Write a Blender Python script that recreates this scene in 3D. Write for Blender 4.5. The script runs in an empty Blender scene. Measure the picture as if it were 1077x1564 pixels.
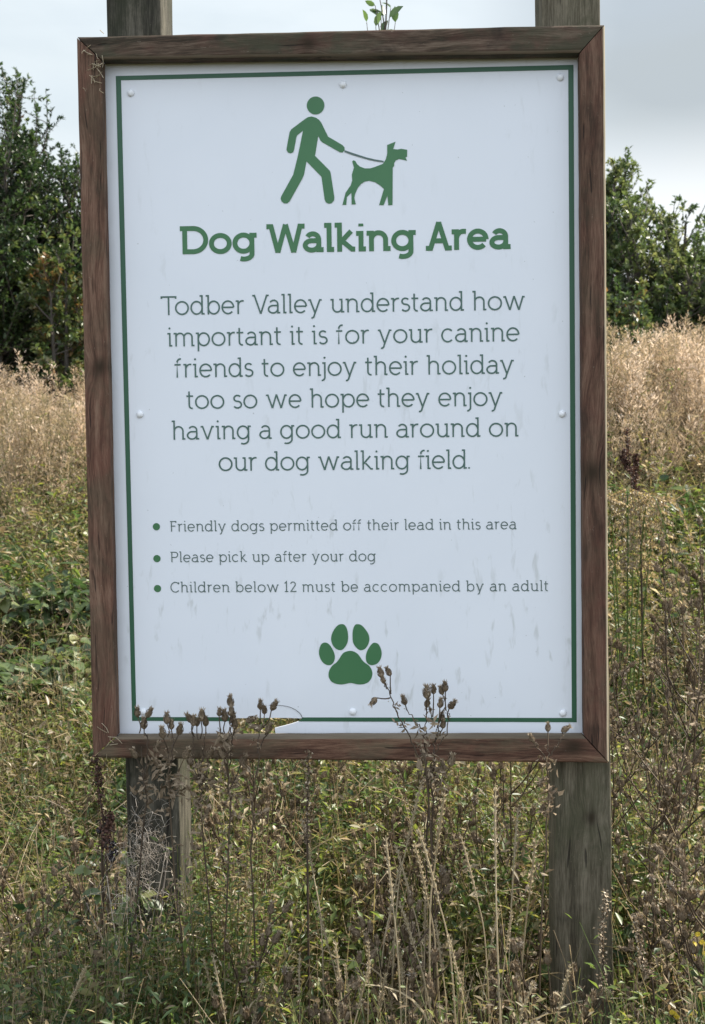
import bpy, bmesh, math, random
import numpy as np
from mathutils import Matrix, Vector
from mathutils.geometry import delaunay_2d_cdt

PI = math.pi
R = math.radians
scene = bpy.context.scene
rng = np.random.default_rng(7)
random.seed(7)

# ------------------------------------------------------------------ camera
FPX = 1800.0                                   # focal length in photo pixels (photo 1077 x 1564)
CAM_R = np.array([[0.998788, 0.047855, -0.011534],
                  [-0.048349, 0.997711, -0.047279],
                  [0.009245, 0.047779, 0.998815]])
CAM_C = np.array([0.1107, -2.1442, 1.2984])
ZC = 1.40                                      # height of the panel's centre
cd = bpy.data.cameras.new('camera')
cam = bpy.data.objects.new('camera', cd)
scene.collection.objects.link(cam)
m = Matrix.Identity(4)
for i in range(3):
    m[i][0] = CAM_R[0][i]
    m[i][1] = CAM_R[2][i]
    m[i][2] = -CAM_R[1][i]
    m[i][3] = CAM_C[i]
cam.matrix_world = m
cd.sensor_fit = 'HORIZONTAL'
cd.sensor_width = 36.0
cd.lens = FPX / 1077.0 * 36.0
cd.clip_start = 0.05
cd.clip_end = 2000
cd.dof.use_dof = True
cd.dof.focus_distance = 2.1
cd.dof.aperture_fstop = 18.0
scene.camera = cam

# ------------------------------------------------------------------ sky, sun, exposure
SUN_EL, SUN_AZ = R(44), R(63)                  # azimuth measured from +Y (behind the board) towards +X (right)
world = bpy.data.worlds.new('World')
scene.world = world
world.use_nodes = True
wn, wl = world.node_tree.nodes, world.node_tree.links
wn.clear()
wout = wn.new('ShaderNodeOutputWorld')
bg = wn.new('ShaderNodeBackground')
bg.inputs['Strength'].default_value = 0.1
sky = wn.new('ShaderNodeTexSky')
sky.sky_type = 'NISHITA'
sky.sun_disc = False
sky.sun_elevation = SUN_EL
sky.sun_rotation = SUN_AZ
sky.air_density = 1.0
sky.dust_density = 2.0
tc = wn.new('ShaderNodeTexCoord')
mp = wn.new('ShaderNodeMapping')
mp.inputs['Scale'].default_value = (1.0, 1.0, 2.6)
mp.inputs['Location'].default_value = (0.35, 0.0, 0.4)
n1 = wn.new('ShaderNodeTexNoise')
n1.inputs['Scale'].default_value = 2.3
n1.inputs['Detail'].default_value = 7
n1.inputs['Roughness'].default_value = 0.52
n1.inputs['Distortion'].default_value = 0.3
n2 = wn.new('ShaderNodeTexNoise')
n2.inputs['Scale'].default_value = 1.5
n2.inputs['Detail'].default_value = 4
n2.inputs['Distortion'].default_value = 0.4
cr = wn.new('ShaderNodeValToRGB')             # cloud brightness: bright thin cloud to grey base
cr.color_ramp.elements[0].position = 0.36
cr.color_ramp.elements[0].color = (3.0, 3.4, 3.62, 1)
cr.color_ramp.elements[1].position = 0.56
cr.color_ramp.elements[1].color = (3.85, 4.2, 4.35, 1)
cm = wn.new('ShaderNodeValToRGB')             # cloud cover
cm.color_ramp.elements[0].position = 0.30
cm.color_ramp.elements[0].color = (0.78, 0.78, 0.78, 1)
cm.color_ramp.elements[1].position = 0.62
cm.color_ramp.elements[1].color = (1, 1, 1, 1)
mx = wn.new('ShaderNodeMix')
mx.data_type = 'RGBA'
wl.new(tc.outputs['Generated'], mp.inputs['Vector'])
wl.new(mp.outputs['Vector'], n1.inputs['Vector'])
wl.new(mp.outputs['Vector'], n2.inputs['Vector'])
wl.new(n1.outputs['Fac'], cr.inputs['Fac'])
wl.new(n2.outputs['Fac'], cm.inputs['Fac'])
wl.new(cm.outputs['Color'], mx.inputs[0])
wl.new(sky.outputs['Color'], mx.inputs[6])
# the cloud opposite the sun (behind the viewer) is front lit and much brighter than the grey bank ahead
sepw = wn.new('ShaderNodeSeparateXYZ')
wl.new(tc.outputs['Generated'], sepw.inputs[0])
mr = wn.new('ShaderNodeMapRange')
mr.interpolation_type = 'SMOOTHSTEP'
mr.inputs['From Min'].default_value = 0.35
mr.inputs['From Max'].default_value = -0.35
wl.new(sepw.outputs[1], mr.inputs['Value'])
back = wn.new('ShaderNodeMix')
back.data_type = 'RGBA'
back.inputs[7].default_value = (6.5, 7.2, 8.2, 1)
wl.new(mr.outputs['Result'], back.inputs[0])
lift = wn.new('ShaderNodeMapRange')            # the cloud thins out and brightens towards the horizon
lift.interpolation_type = 'SMOOTHSTEP'
lift.inputs['From Min'].default_value = 0.275
lift.inputs['From Max'].default_value = 0.185
wl.new(sepw.outputs[2], lift.inputs['Value'])
low = wn.new('ShaderNodeMix')
low.data_type = 'RGBA'
low.inputs[7].default_value = (4.5, 4.65, 4.7, 1)
wl.new(lift.outputs['Result'], low.inputs[0])
dk = wn.new('ShaderNodeVectorMath')            # one heavier grey cloud ahead to the right
dk.operation = 'DOT_PRODUCT'
dk.inputs[1].default_value = (math.sin(R(17)) * math.cos(R(19)), math.cos(R(17)) * math.cos(R(19)), math.sin(R(19)))
wl.new(tc.outputs['Generated'], dk.inputs[0])
dr = wn.new('ShaderNodeMapRange')
dr.interpolation_type = 'SMOOTHSTEP'
dr.inputs['From Min'].default_value = math.cos(R(15))
dr.inputs['From Max'].default_value = math.cos(R(3))
wl.new(dk.outputs['Value'], dr.inputs['Value'])
nd = wn.new('ShaderNodeMath')
nd.operation = 'MULTIPLY_ADD'
nd.inputs[1].default_value = 1.3
nd.inputs[2].default_value = .25
wl.new(n1.outputs['Fac'], nd.inputs[0])
dm = wn.new('ShaderNodeMath')
dm.operation = 'MULTIPLY'
wl.new(dr.outputs['Result'], dm.inputs[0])
wl.new(nd.outputs[0], dm.inputs[1])
dark = wn.new('ShaderNodeMix')
dark.data_type = 'RGBA'
dark.inputs[7].default_value = (2.35, 2.62, 2.82, 1)
wl.new(dm.outputs[0], dark.inputs[0])
wl.new(cr.outputs['Color'], dark.inputs[6])
wl.new(dark.outputs[2], low.inputs[6])
wl.new(low.outputs[2], back.inputs[6])
wl.new(back.outputs[2], mx.inputs[7])
wl.new(mx.outputs[2], bg.inputs['Color'])
wl.new(bg.outputs['Background'], wout.inputs['Surface'])

sd = bpy.data.lights.new('sun', 'SUN')
sd.energy = 5.0
sd.angle = R(0.6)
sd.color = (1.0, 0.93, 0.82)
sun = bpy.data.objects.new('sun', sd)
scene.collection.objects.link(sun)
sdir = Vector((math.sin(SUN_AZ) * math.cos(SUN_EL), math.cos(SUN_AZ) * math.cos(SUN_EL), math.sin(SUN_EL)))
sun.rotation_euler = sdir.to_track_quat('Z', 'Y').to_euler()
sun.location = (6, 6, 8)

scene.view_settings.view_transform = 'Standard'
scene.view_settings.look = 'None'
scene.view_settings.exposure = 1.2
scene.view_settings.gamma = 1.0
scene.cycles.max_bounces = 6
scene.cycles.transparent_max_bounces = 4
scene.cycles.caustics_reflective = False
scene.cycles.caustics_refractive = False

# ------------------------------------------------------------------ helpers
COL = scene.collection


def at(px, py, Y):
    """photo pixel -> the world point that sits at distance Y behind the board"""
    d = np.array([(px - 538.5) / FPX, 1.0, -(py - 782.0) / FPX]) @ CAM_R
    return CAM_C + (Y - CAM_C[1]) / d[1] * d


def tag(o, label=None, cat=None, group=None, kind=None):
    for k, v in (('label', label), ('category', cat), ('group', group), ('kind', kind)):
        if v:
            o[k] = v
    return o


def empty(name, loc, label, cat, group=None):
    o = bpy.data.objects.new(name, None)
    o.empty_display_size = 0.05
    COL.objects.link(o)
    o.location = loc
    return tag(o, label, cat, group)


def link_mesh(name, me, material=None, parent=None, loc=None, smooth=False):
    o = bpy.data.objects.new(name, me)
    COL.objects.link(o)
    if material:
        me.materials.append(material)
    if parent:
        o.parent = parent
    if loc is not None:
        o.location = loc
    if smooth:
        me.polygons.foreach_set('use_smooth', [True] * len(me.polygons))
    return o


class Batch:
    """collects many small surfaces into one mesh with a per-point 'tint'"""

    def __init__(self):
        self.v, self.f3, self.f4, self.t, self.n = [], [], [], [], 0

    def add(self, v, f3=None, f4=None, tint=None):
        v = np.asarray(v, float).reshape(-1, 3)
        if f3 is not None and len(f3):
            self.f3.append(np.asarray(f3).reshape(-1, 3) + self.n)
        if f4 is not None and len(f4):
            self.f4.append(np.asarray(f4).reshape(-1, 4) + self.n)
        self.v.append(v)
        self.t.append(np.broadcast_to(np.asarray(0.5 if tint is None else tint, float), (len(v),)))
        self.n += len(v)

    def mesh(self, name, origin=(0, 0, 0)):
        v = np.concatenate(self.v) - np.asarray(origin, float)
        f3 = np.concatenate(self.f3) if self.f3 else np.zeros((0, 3), int)
        f4 = np.concatenate(self.f4) if self.f4 else np.zeros((0, 4), int)
        me = bpy.data.meshes.new(name)
        me.vertices.add(len(v))
        me.vertices.foreach_set('co', v.astype(np.float32).ravel())
        idx = np.concatenate([f3.ravel(), f4.ravel()]).astype(np.int32)
        tot = np.concatenate([np.full(len(f3), 3), np.full(len(f4), 4)]).astype(np.int32)
        me.loops.add(len(idx))
        me.loops.foreach_set('vertex_index', idx)
        me.polygons.add(len(tot))
        me.polygons.foreach_set('loop_start', np.concatenate([[0], np.cumsum(tot)[:-1]]).astype(np.int32))
        me.polygons.foreach_set('loop_total', tot)
        a = me.attributes.new('tint', 'FLOAT', 'POINT')
        a.data.foreach_set('value', np.concatenate(self.t).astype(np.float32))
        me.update(calc_edges=True)
        return me

    def build(self, name, material, parent=None, origin=(0, 0, 0), smooth=False, local=False):
        o = link_mesh(name, self.mesh(name, origin), material, parent, None, smooth)
        if not local and parent is None:
            o.location = origin
        return o


def unit(a):
    return a / np.maximum(np.linalg.norm(a, axis=-1, keepdims=True), 1e-9)


def kites(B, P, D, N, L, W, fold, tint):
    """small two-faced folded leaves"""
    n = len(P)
    D = unit(D)
    S = unit(np.cross(D, N))
    N = np.cross(S, D)
    L, W, fold = (np.broadcast_to(np.asarray(q, float), (n,))[:, None] for q in (L, W, fold))
    mid = P + D * L * 0.45 + N * fold * W
    v = np.stack([P, mid + S * W * .5, P + D * L - N * fold * W * .5, mid - S * W * .5], 1)
    b = np.arange(n)[:, None] * 4
    f = np.concatenate([b + [0, 1, 2], b + [0, 2, 3]])
    B.add(v, f3=f, tint=np.repeat(np.broadcast_to(tint, (n,)), 4))


def oval_leaves(B, P, D, N, L, W, curl, tint):
    """broader leaves: eight outline points and a midrib, ten faces"""
    n = len(P)
    D = unit(D)
    S = unit(np.cross(D, N))
    N = np.cross(S, D)
    L, W, curl = (np.broadcast_to(np.asarray(q, float), (n,))[:, None] for q in (L, W, curl))
    ts = [0, .22, .5, .8, 1.0]
    ws = [0, .38, .5, .3, 0]
    rows = []
    for t, w in zip(ts, ws):
        c = P + D * L * t - N * L * curl * t * t
        if w == 0:
            rows.append([c])
        else:
            e = N * W * .16
            rows.append([c - S * W * w + e, c, c + S * W * w + e])
    v = np.stack([x for r_ in rows for x in r_], 1)         # 1+3+3+3+1 = 11
    b = np.arange(n)[:, None] * 11
    f3 = np.concatenate([b + [0, 2, 1], b + [0, 3, 2], b + [7, 8, 10], b + [8, 9, 10]])
    f4 = np.concatenate([b + q for q in ([1, 2, 5, 4], [2, 3, 6, 5], [4, 5, 8, 7], [5, 6, 9, 8])])
    B.add(v, f3=f3, f4=f4, tint=np.repeat(np.broadcast_to(tint, (n,)), 11))


def ribbons(B, P, D, L, W, bend, K, tint, prof=None):
    """grass blades: K segments that bow over along a horizontal direction"""
    n = len(P)
    D = unit(D)
    H = D.copy()
    H[:, 2] = 0
    H = unit(H + 1e-6)
    side = unit(np.cross(D, np.array([0, 0, 1.0]) + 1e-3 * rng.normal(size=(n, 3))))
    a = rng.uniform(0, PI, n)[:, None]
    S = side * np.cos(a) + unit(np.cross(side, D)) * np.sin(a)
    L, W, bend = (np.broadcast_to(np.asarray(q, float), (n,))[:, None] for q in (L, W, bend))
    vs = []
    for k in range(K + 1):
        t = k / K
        c = P + D * L * t + (H - np.array([0, 0, .75])) * (L * bend * t * t)
        w = W * (prof[k] if prof is not None else (1 - t) ** .7 + .03)
        vs += [c - S * w * .5, c + S * w * .5]
    v = np.stack(vs, 1)
    m_ = 2 * (K + 1)
    b = np.arange(n)[:, None] * m_
    f = np.concatenate([b + [2 * k, 2 * k + 1, 2 * k + 3, 2 * k + 2] for k in range(K)])
    B.add(v, f4=f, tint=np.repeat(np.broadcast_to(tint, (n,)), m_))


def tubes(B, C, rad, tint, sides=4):
    """C (n,K,3) centre lines, rad (n,K)"""
    C = np.asarray(C, float)
    n, K, _ = C.shape
    rad = np.broadcast_to(np.asarray(rad, float), (n, K))
    T = unit(np.gradient(C, axis=1))
    ref = np.where(np.abs(T[..., 2:3]) > .9, np.array([1.0, 0, 0]), np.array([0, 0, 1.0]))
    U = unit(np.cross(T, ref))
    for k in range(1, K):                       # keep the frame from flipping
        u = U[:, k - 1] - T[:, k] * (U[:, k - 1] * T[:, k]).sum(-1, keepdims=True)
        U[:, k] = unit(u)
    V = np.cross(T, U)
    rings = []
    for s in range(sides):
        a = 2 * PI * s / sides
        rings.append(C + (U * math.cos(a) + V * math.sin(a)) * rad[..., None])
    v = np.stack(rings, 2).reshape(n, K * sides, 3)
    b = np.arange(n)[:, None] * (K * sides)
    fs = []
    for k in range(K - 1):
        for s in range(sides):
            s2 = (s + 1) % sides
            fs.append(b + [k * sides + s, k * sides + s2, (k + 1) * sides + s2, (k + 1) * sides + s])
    B.add(v, f4=np.concatenate(fs), tint=np.repeat(np.broadcast_to(tint, (n,)), K * sides))


def curve(pts, K):
    """smooth resampling of a poly-line (Catmull-Rom)"""
    p = np.asarray(pts, float)
    p = np.concatenate([[2 * p[0] - p[1]], p, [2 * p[-1] - p[-2]]])
    out = []
    n = len(p) - 3
    for u in np.linspace(0, n - 1e-6, K):
        i = int(u)
        t = u - i
        a, b, c, d = p[i:i + 4]
        out.append(.5 * (2 * b + (c - a) * t + (2 * a - 5 * b + 4 * c - d) * t * t + (3 * b - a - 3 * c + d) * t ** 3))
    return np.array(out)


def ground_z(x, y):
    """flat by the board, a bank rising behind it, level again on top"""
    x = np.asarray(x, float)
    y = np.asarray(y, float)
    s = np.clip((y - .7) / 5.6, 0, 1)
    z = 1.34 * s * s * (3 - 2 * s) * .55 + 1.34 * s * .45 - .16 * s * (1 - 1 / (1 + np.exp(-2.0 * (x + .3))))
    z = z + np.clip(y - 6.3, 0, 60) * .012
    z = z + .035 * np.sin(2.3 * x + 1.1 * y) + .03 * np.sin(3.7 * y - 1.9 * x) - .03
    return z


# ------------------------------------------------------------------ materials
MAT = {}


def nt(name):
    mat = bpy.data.materials.new(name)
    mat.use_nodes = True
    N, Lk = mat.node_tree.nodes, mat.node_tree.links
    N.clear()
    out = N.new('ShaderNodeOutputMaterial')
    MAT[name] = mat
    return mat, N, Lk, out


def ramp(N, stops):
    r_ = N.new('ShaderNodeValToRGB')
    e = r_.color_ramp.elements
    while len(e) > 1:
        e.remove(e[0])
    e[0].position = stops[0][0]
    e[0].color = (*stops[0][1], 1)
    for p_, c_ in stops[1:]:
        q = e.new(p_)
        q.color = (*c_, 1)
    return r_


def math_n(N, Lk, op, a, b=None, c=None):
    q = N.new('ShaderNodeMath')
    q.operation = op
    for i, x in enumerate((a, b, c)):
        if x is None:
            continue
        if isinstance(x, (int, float)):
            q.inputs[i].default_value = x
        else:
            Lk.new(x, q.inputs[i])
    return q.outputs[0]


def mix_c(N, Lk, fac, a, b, mode='MIX'):
    q = N.new('ShaderNodeMix')
    q.data_type = 'RGBA'
    q.blend_type = mode
    for sock, x in ((q.inputs[0], fac), (q.inputs[6], a), (q.inputs[7], b)):
        if isinstance(x, (int, float)):
            sock.default_value = x
        elif isinstance(x, tuple):
            sock.default_value = (*x, 1)
        else:
            Lk.new(x, sock)
    return q.outputs[2]


def noise(N, Lk, vec, scale, detail=4, rough=.55, dist=0.0, mapscale=None, loc=None):
    q = N.new('ShaderNodeTexNoise')
    q.inputs['Scale'].default_value = scale
    q.inputs['Detail'].default_value = detail
    q.inputs['Roughness'].default_value = rough
    q.inputs['Distortion'].default_value = dist
    if mapscale is not None or loc is not None:
        mp_ = N.new('ShaderNodeMapping')
        mp_.inputs['Scale'].default_value = mapscale or (1, 1, 1)
        mp_.inputs['Location'].default_value = loc or (0, 0, 0)
        Lk.new(vec, mp_.inputs['Vector'])
        vec = mp_.outputs['Vector']
    Lk.new(vec, q.inputs['Vector'])
    return q.outputs['Fac']


def smooth_step(N, Lk, x, lo, hi):
    q = N.new('ShaderNodeMapRange')
    q.interpolation_type = 'SMOOTHSTEP'
    q.inputs['From Min'].default_value = lo
    q.inputs['From Max'].default_value = hi
    Lk.new(x, q.inputs['Value'])
    return q.outputs['Result']


def leaf_mat(name, stops, trans=.35, rough=.45, spec=.5):
    mat, N, Lk, out = nt(name)
    at_ = N.new('ShaderNodeAttribute')
    at_.attribute_name = 'tint'
    tcx = N.new('ShaderNodeTexCoord')
    oi = N.new('ShaderNodeObjectInfo')
    nz = noise(N, Lk, tcx.outputs['Object'], 60, 3)
    t = math_n(N, Lk, 'ADD', at_.outputs['Fac'], math_n(N, Lk, 'MULTIPLY', math_n(N, Lk, 'SUBTRACT', nz, .5), .22))
    t = math_n(N, Lk, 'ADD', t, math_n(N, Lk, 'MULTIPLY', math_n(N, Lk, 'SUBTRACT', oi.outputs['Random'], .5), .12))
    r_ = ramp(N, stops)
    Lk.new(t, r_.inputs['Fac'])
    p_ = N.new('ShaderNodeBsdfPrincipled')
    p_.inputs['Roughness'].default_value = rough
    p_.inputs['Specular IOR Level'].default_value = spec
    Lk.new(r_.outputs['Color'], p_.inputs['Base Color'])
    if trans > 0:
        tr = N.new('ShaderNodeBsdfTranslucent')
        hs = N.new('ShaderNodeHueSaturation')
        hs.inputs['Saturation'].default_value = 1.15
        hs.inputs['Value'].default_value = 1.5
        Lk.new(r_.outputs['Color'], hs.inputs['Color'])
        Lk.new(hs.outputs['Color'], tr.inputs['Color'])
        ms = N.new('ShaderNodeMixShader')
        ms.inputs['Fac'].default_value = trans
        Lk.new(p_.outputs[0], ms.inputs[1])
        Lk.new(tr.outputs[0], ms.inputs[2])
        Lk.new(ms.outputs[0], out.inputs['Surface'])
    else:
        Lk.new(p_.outputs[0], out.inputs['Surface'])
    return mat


def simple_mat(name, c1, c2, scale, rough=.6, stretch=(1, 1, 1), bump=0.0, spec=.4):
    mat, N, Lk, out = nt(name)
    tcx = N.new('ShaderNodeTexCoord')
    nz = noise(N, Lk, tcx.outputs['Object'], scale, 5, .6, 0, stretch)
    r_ = ramp(N, [(.3, c1), (.7, c2)])
    Lk.new(nz, r_.inputs['Fac'])
    p_ = N.new('ShaderNodeBsdfPrincipled')
    p_.inputs['Roughness'].default_value = rough
    p_.inputs['Specular IOR Level'].default_value = spec
    Lk.new(r_.outputs['Color'], p_.inputs['Base Color'])
    if bump:
        b_ = N.new('ShaderNodeBump')
        b_.inputs['Strength'].default_value = bump
        b_.inputs['Distance'].default_value = .004
        Lk.new(nz, b_.inputs['Height'])
        Lk.new(b_.outputs[0], p_.inputs['Normal'])
    Lk.new(p_.outputs[0], out.inputs['Surface'])
    return mat


def wood_mat(name, c_dark, c_mid, c_light, algae, algae_amt, knots, seed, red=None, rough=.82, stain=.5, wv=.05):
    """grain runs along the object's own X; knots = (x, y, size) on the face that looks to -Z local"""
    mat, N, Lk, out = nt(name)
    tcx = N.new('ShaderNodeTexCoord')
    sep = N.new('ShaderNodeSeparateXYZ')
    Lk.new(tcx.outputs['Object'], sep.inputs[0])
    X, Y, Z = sep.outputs
    warp = math_n(N, Lk, 'MULTIPLY', math_n(N, Lk, 'SUBTRACT', noise(N, Lk, tcx.outputs['Object'], 3.0, 2, .5, 0, (1, 2.5, 2.5), (seed, 0, 0)), .5), wv)
    yy = math_n(N, Lk, 'ADD', Y, warp)
    dark = None
    for kx, ky, ks in knots:
        dx = math_n(N, Lk, 'DIVIDE', math_n(N, Lk, 'SUBTRACT', X, kx), ks * 1.35)
        dy = math_n(N, Lk, 'DIVIDE', math_n(N, Lk, 'SUBTRACT', Y, ky), ks)
        d2 = math_n(N, Lk, 'ADD', math_n(N, Lk, 'MULTIPLY', dx, dx), math_n(N, Lk, 'MULTIPLY', dy, dy))
        g = math_n(N, Lk, 'POWER', 2.718, math_n(N, Lk, 'MULTIPLY', d2, -.35))
        yy = math_n(N, Lk, 'ADD', yy, math_n(N, Lk, 'MULTIPLY', g, math_n(N, Lk, 'MULTIPLY', dy, ks * .9)))
        g2 = math_n(N, Lk, 'POWER', 2.718, math_n(N, Lk, 'MULTIPLY', d2, -1.6))
        dark = g2 if dark is None else math_n(N, Lk, 'MAXIMUM', dark, g2)
    cb = N.new('ShaderNodeCombineXYZ')
    Lk.new(math_n(N, Lk, 'MULTIPLY', X, .075), cb.inputs[0])
    Lk.new(yy, cb.inputs[1])
    Lk.new(Z, cb.inputs[2])
    g_f = noise(N, Lk, cb.outputs[0], 400, 5, .7, 0, None, (seed * 3.1, seed, 0))
    g_c = noise(N, Lk, cb.outputs[0], 60, 3, .5, .5, None, (seed, seed * 2.0, 0))
    gr = math_n(N, Lk, 'ADD', math_n(N, Lk, 'MULTIPLY', g_f, .5), math_n(N, Lk, 'MULTIPLY', g_c, .5))
    r_ = ramp(N, [(.40, c_dark), (.5, c_mid), (.60, c_light)])
    Lk.new(gr, r_.inputs['Fac'])
    col = r_.outputs['Color']
    blot = noise(N, Lk, tcx.outputs['Object'], 5, 5, .62, .4, (1, 3, 3), (seed * 1.7, 3, 1))
    if red is not None:
        col = mix_c(N, Lk, math_n(N, Lk, 'MULTIPLY', smooth_step(N, Lk, blot, .46, .66), .5), col, red)
    al = noise(N, Lk, tcx.outputs['Object'], 7, 6, .7, .6, (1, 1.6, 1.6), (seed * 2.3, 7, 2))
    col = mix_c(N, Lk, math_n(N, Lk, 'MULTIPLY', smooth_step(N, Lk, al, .42, .66), algae_amt), col, algae)
    st = noise(N, Lk, tcx.outputs['Object'], 11, 4, .6, .3, (1, 1.2, 1.2), (seed * 4.3, 1, 5))
    col = mix_c(N, Lk, math_n(N, Lk, 'MULTIPLY', smooth_step(N, Lk, st, .54, .74), stain), col, (.022, .018, .014))
    sp = noise(N, Lk, tcx.outputs['Object'], 210, 3, .7, 0, (.5, 1, 1), (seed, 0, 9))
    col = mix_c(N, Lk, math_n(N, Lk, 'MULTIPLY', smooth_step(N, Lk, sp, .66, .74), .35), col, (.30, .26, .20))
    if dark is not None:
        col = mix_c(N, Lk, math_n(N, Lk, 'MULTIPLY', dark, .9), col, (.026, .019, .011))
    ck = noise(N, Lk, cb.outputs[0], 120, 2, .4, .2, None, (seed * 7, 5, 0))
    crack = smooth_step(N, Lk, ck, .68, .72)
    col = mix_c(N, Lk, math_n(N, Lk, 'MULTIPLY', crack, .7), col, (.015, .012, .01))
    p_ = N.new('ShaderNodeBsdfPrincipled')
    p_.inputs['Roughness'].default_value = rough
    p_.inputs['Specular IOR Level'].default_value = .16
    Lk.new(col, p_.inputs['Base Color'])
    b_ = N.new('ShaderNodeBump')
    b_.inputs['Strength'].default_value = .8
    b_.inputs['Distance'].default_value = .003
    Lk.new(math_n(N, Lk, 'SUBTRACT', gr, math_n(N, Lk, 'MULTIPLY', crack, .6)), b_.inputs['Height'])
    Lk.new(b_.outputs[0], p_.inputs['Normal'])
    Lk.new(p_.outputs[0], out.inputs['Surface'])
    return mat


def panel_mat():
    mat, N, Lk, out = nt('sign_white')
    tcx = N.new('ShaderNodeTexCoord')
    o_ = tcx.outputs['Object']
    sep = N.new('ShaderNodeSeparateXYZ')
    Lk.new(o_, sep.inputs[0])
    cloud = noise(N, Lk, o_, 2.2, 4, .6, .5)
    col = mix_c(N, Lk, cloud, (.66, .69, .73), (.76, .78, .81))
    # short runs of grime: sparse spots drawn out downwards
    runs = noise(N, Lk, o_, 52, 3, .6, .3, (1, 1, .27))
    where = noise(N, Lk, o_, 5, 3, .6, 0, (1, 1, .7), (3, 0, 1))
    low = smooth_step(N, Lk, sep.outputs[2], .45, -.55)
    thr = math_n(N, Lk, 'MULTIPLY', smooth_step(N, Lk, runs, .57, .72), smooth_step(N, Lk, where, .40, .60))
    thr = math_n(N, Lk, 'MULTIPLY', thr, math_n(N, Lk, 'ADD', .25, math_n(N, Lk, 'MULTIPLY', low, .75)))
    col = mix_c(N, Lk, math_n(N, Lk, 'MULTIPLY', thr, .38), col, (.30, .31, .26))
    specks = noise(N, Lk, o_, 120, 2, .5, 0)
    col = mix_c(N, Lk, math_n(N, Lk, 'MULTIPLY', smooth_step(N, Lk, specks, .74, .78), .5), col, (.25, .26, .24))
    # greyer in patches along the edge beside the frame
    ax = math_n(N, Lk, 'ABSOLUTE', sep.outputs[0])
    az = math_n(N, Lk, 'ABSOLUTE', sep.outputs[2])
    edge = math_n(N, Lk, 'MAXIMUM', smooth_step(N, Lk, ax, .405, .445), smooth_step(N, Lk, az, .592, .625))
    en = noise(N, Lk, o_, 22, 4, .6, 0)
    col = mix_c(N, Lk, math_n(N, Lk, 'MULTIPLY', math_n(N, Lk, 'MULTIPLY', edge, en), .55), col, (.36, .37, .36))
    p_ = N.new('ShaderNodeBsdfPrincipled')
    p_.inputs['Roughness'].default_value = .42
    p_.inputs['Specular IOR Level'].default_value = .35
    Lk.new(col, p_.inputs['Base Color'])
    b_ = N.new('ShaderNodeBump')
    b_.inputs['Strength'].default_value = .05
    b_.inputs['Distance'].default_value = .002
    Lk.new(noise(N, Lk, o_, 14, 3), b_.inputs['Height'])
    Lk.new(b_.outputs[0], p_.inputs['Normal'])
    Lk.new(p_.outputs[0], out.inputs['Surface'])
    return mat


def print_mat(name, c1, c2):
    return simple_mat(name, c1, c2, 9, .42, (1, 1, .6), 0, .35)


panel_mat()
print_mat('print_green', (.046, .148, .060), (.058, .170, .070))
print_mat('print_dark', (.062, .118, .098), (.078, .142, .116))
print_mat('print_border', (.026, .090, .046), (.034, .108, .056))
print_mat('print_small', (.085, .125, .115), (.10, .145, .13))
print_mat('print_lead', (.075, .12, .11), (.09, .14, .12))
simple_mat('screw_white', (.72, .74, .76), (.80, .81, .82), 60, .3)
G_ALG = (.050, .056, .034)
wood_mat('rail_top_wood', (.036, .027, .018), (.082, .056, .039), (.150, .112, .080), G_ALG, .75, [(-.06, .0, .015)], 1.0, (.100, .042, .032), stain=.8)
wood_mat('rail_left_wood', (.066, .036, .024), (.140, .076, .051), (.210, .130, .088), G_ALG, .36, [(.064, -.008, .018)], 2.4, (.140, .058, .041), stain=.4)
wood_mat('rail_right_wood', (.050, .028, .019), (.104, .056, .038), (.165, .098, .067), G_ALG, .30, [(-.135, .004, .022)], 3.7, (.112, .046, .033), stain=.45)
wood_mat('rail_bottom_wood', (.054, .028, .019), (.118, .062, .041), (.195, .115, .075), (.110, .100, .062), .58, [(-.385, .0, .018), (.40, .004, .022)], 5.2, (.110, .050, .036), stain=.45)
wood_mat('post_wood', (.056, .047, .031), (.112, .096, .066), (.180, .155, .110), (.060, .062, .034), .6, [(.30, .02, .012), (-.42, -.02, .014)], 6.6, None, .85, .5, .012)
wood_mat('post_wood_shaded', (.026, .024, .018), (.058, .053, .040), (.120, .108, .082), (.030, .032, .019), .8, [(.12, .01, .012)], 9.1, None, .85, .7, .012)  # left post's darker copy: shade from the weeds put into the colour
simple_mat('sunlit_wood', (.22, .18, .12), (.40, .34, .24), 30, .8, (.1, 1, 1), .3, .2)  # sunlit outer edge of the right rail, put into the wood colour

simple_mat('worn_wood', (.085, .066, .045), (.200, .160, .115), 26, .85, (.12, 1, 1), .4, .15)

DARK_STEM = [(0, (.026, .017, .011)), (.5, (.066, .045, .028)), (1, (.15, .11, .066))]
leaf_mat('weed_leaf', [(0, (.028, .052, .020)), (.22, (.068, .108, .038)), (.42, (.122, .162, .046)), (.58, (.200, .212, .056)),
                       (.70, (.205, .175, .080)), (.84, (.145, .103, .062)), (1, (.42, .35, .23))], .45, .42, .45)
leaf_mat('grass_blade', [(0, (.060, .095, .022)), (.35, (.13, .165, .045)), (.6, (.22, .20, .075)), (.8, (.33, .26, .14)), (1, (.48, .39, .25))], .35, .5, .4)
leaf_mat('tan_grass', [(0, (.09, .105, .045)), (.3, (.22, .185, .105)), (.6, (.37, .285, .195)), (.85, (.52, .41, .305)), (1, (.66, .56, .45))], .4, .7, .2)
leaf_mat('tree_leaf', [(0, (.016, .028, .012)), (.35, (.034, .060, .023)), (.65, (.072, .108, .038)), (.85, (.135, .155, .055)), (1, (.22, .12, .055))], .32, .40, .5)
leaf_mat('light_leaf', [(0, (.036, .060, .026)), (.4, (.075, .108, .040)), (.7, (.125, .155, .058)), (1, (.20, .205, .085))], .36, .42, .45)
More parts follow.
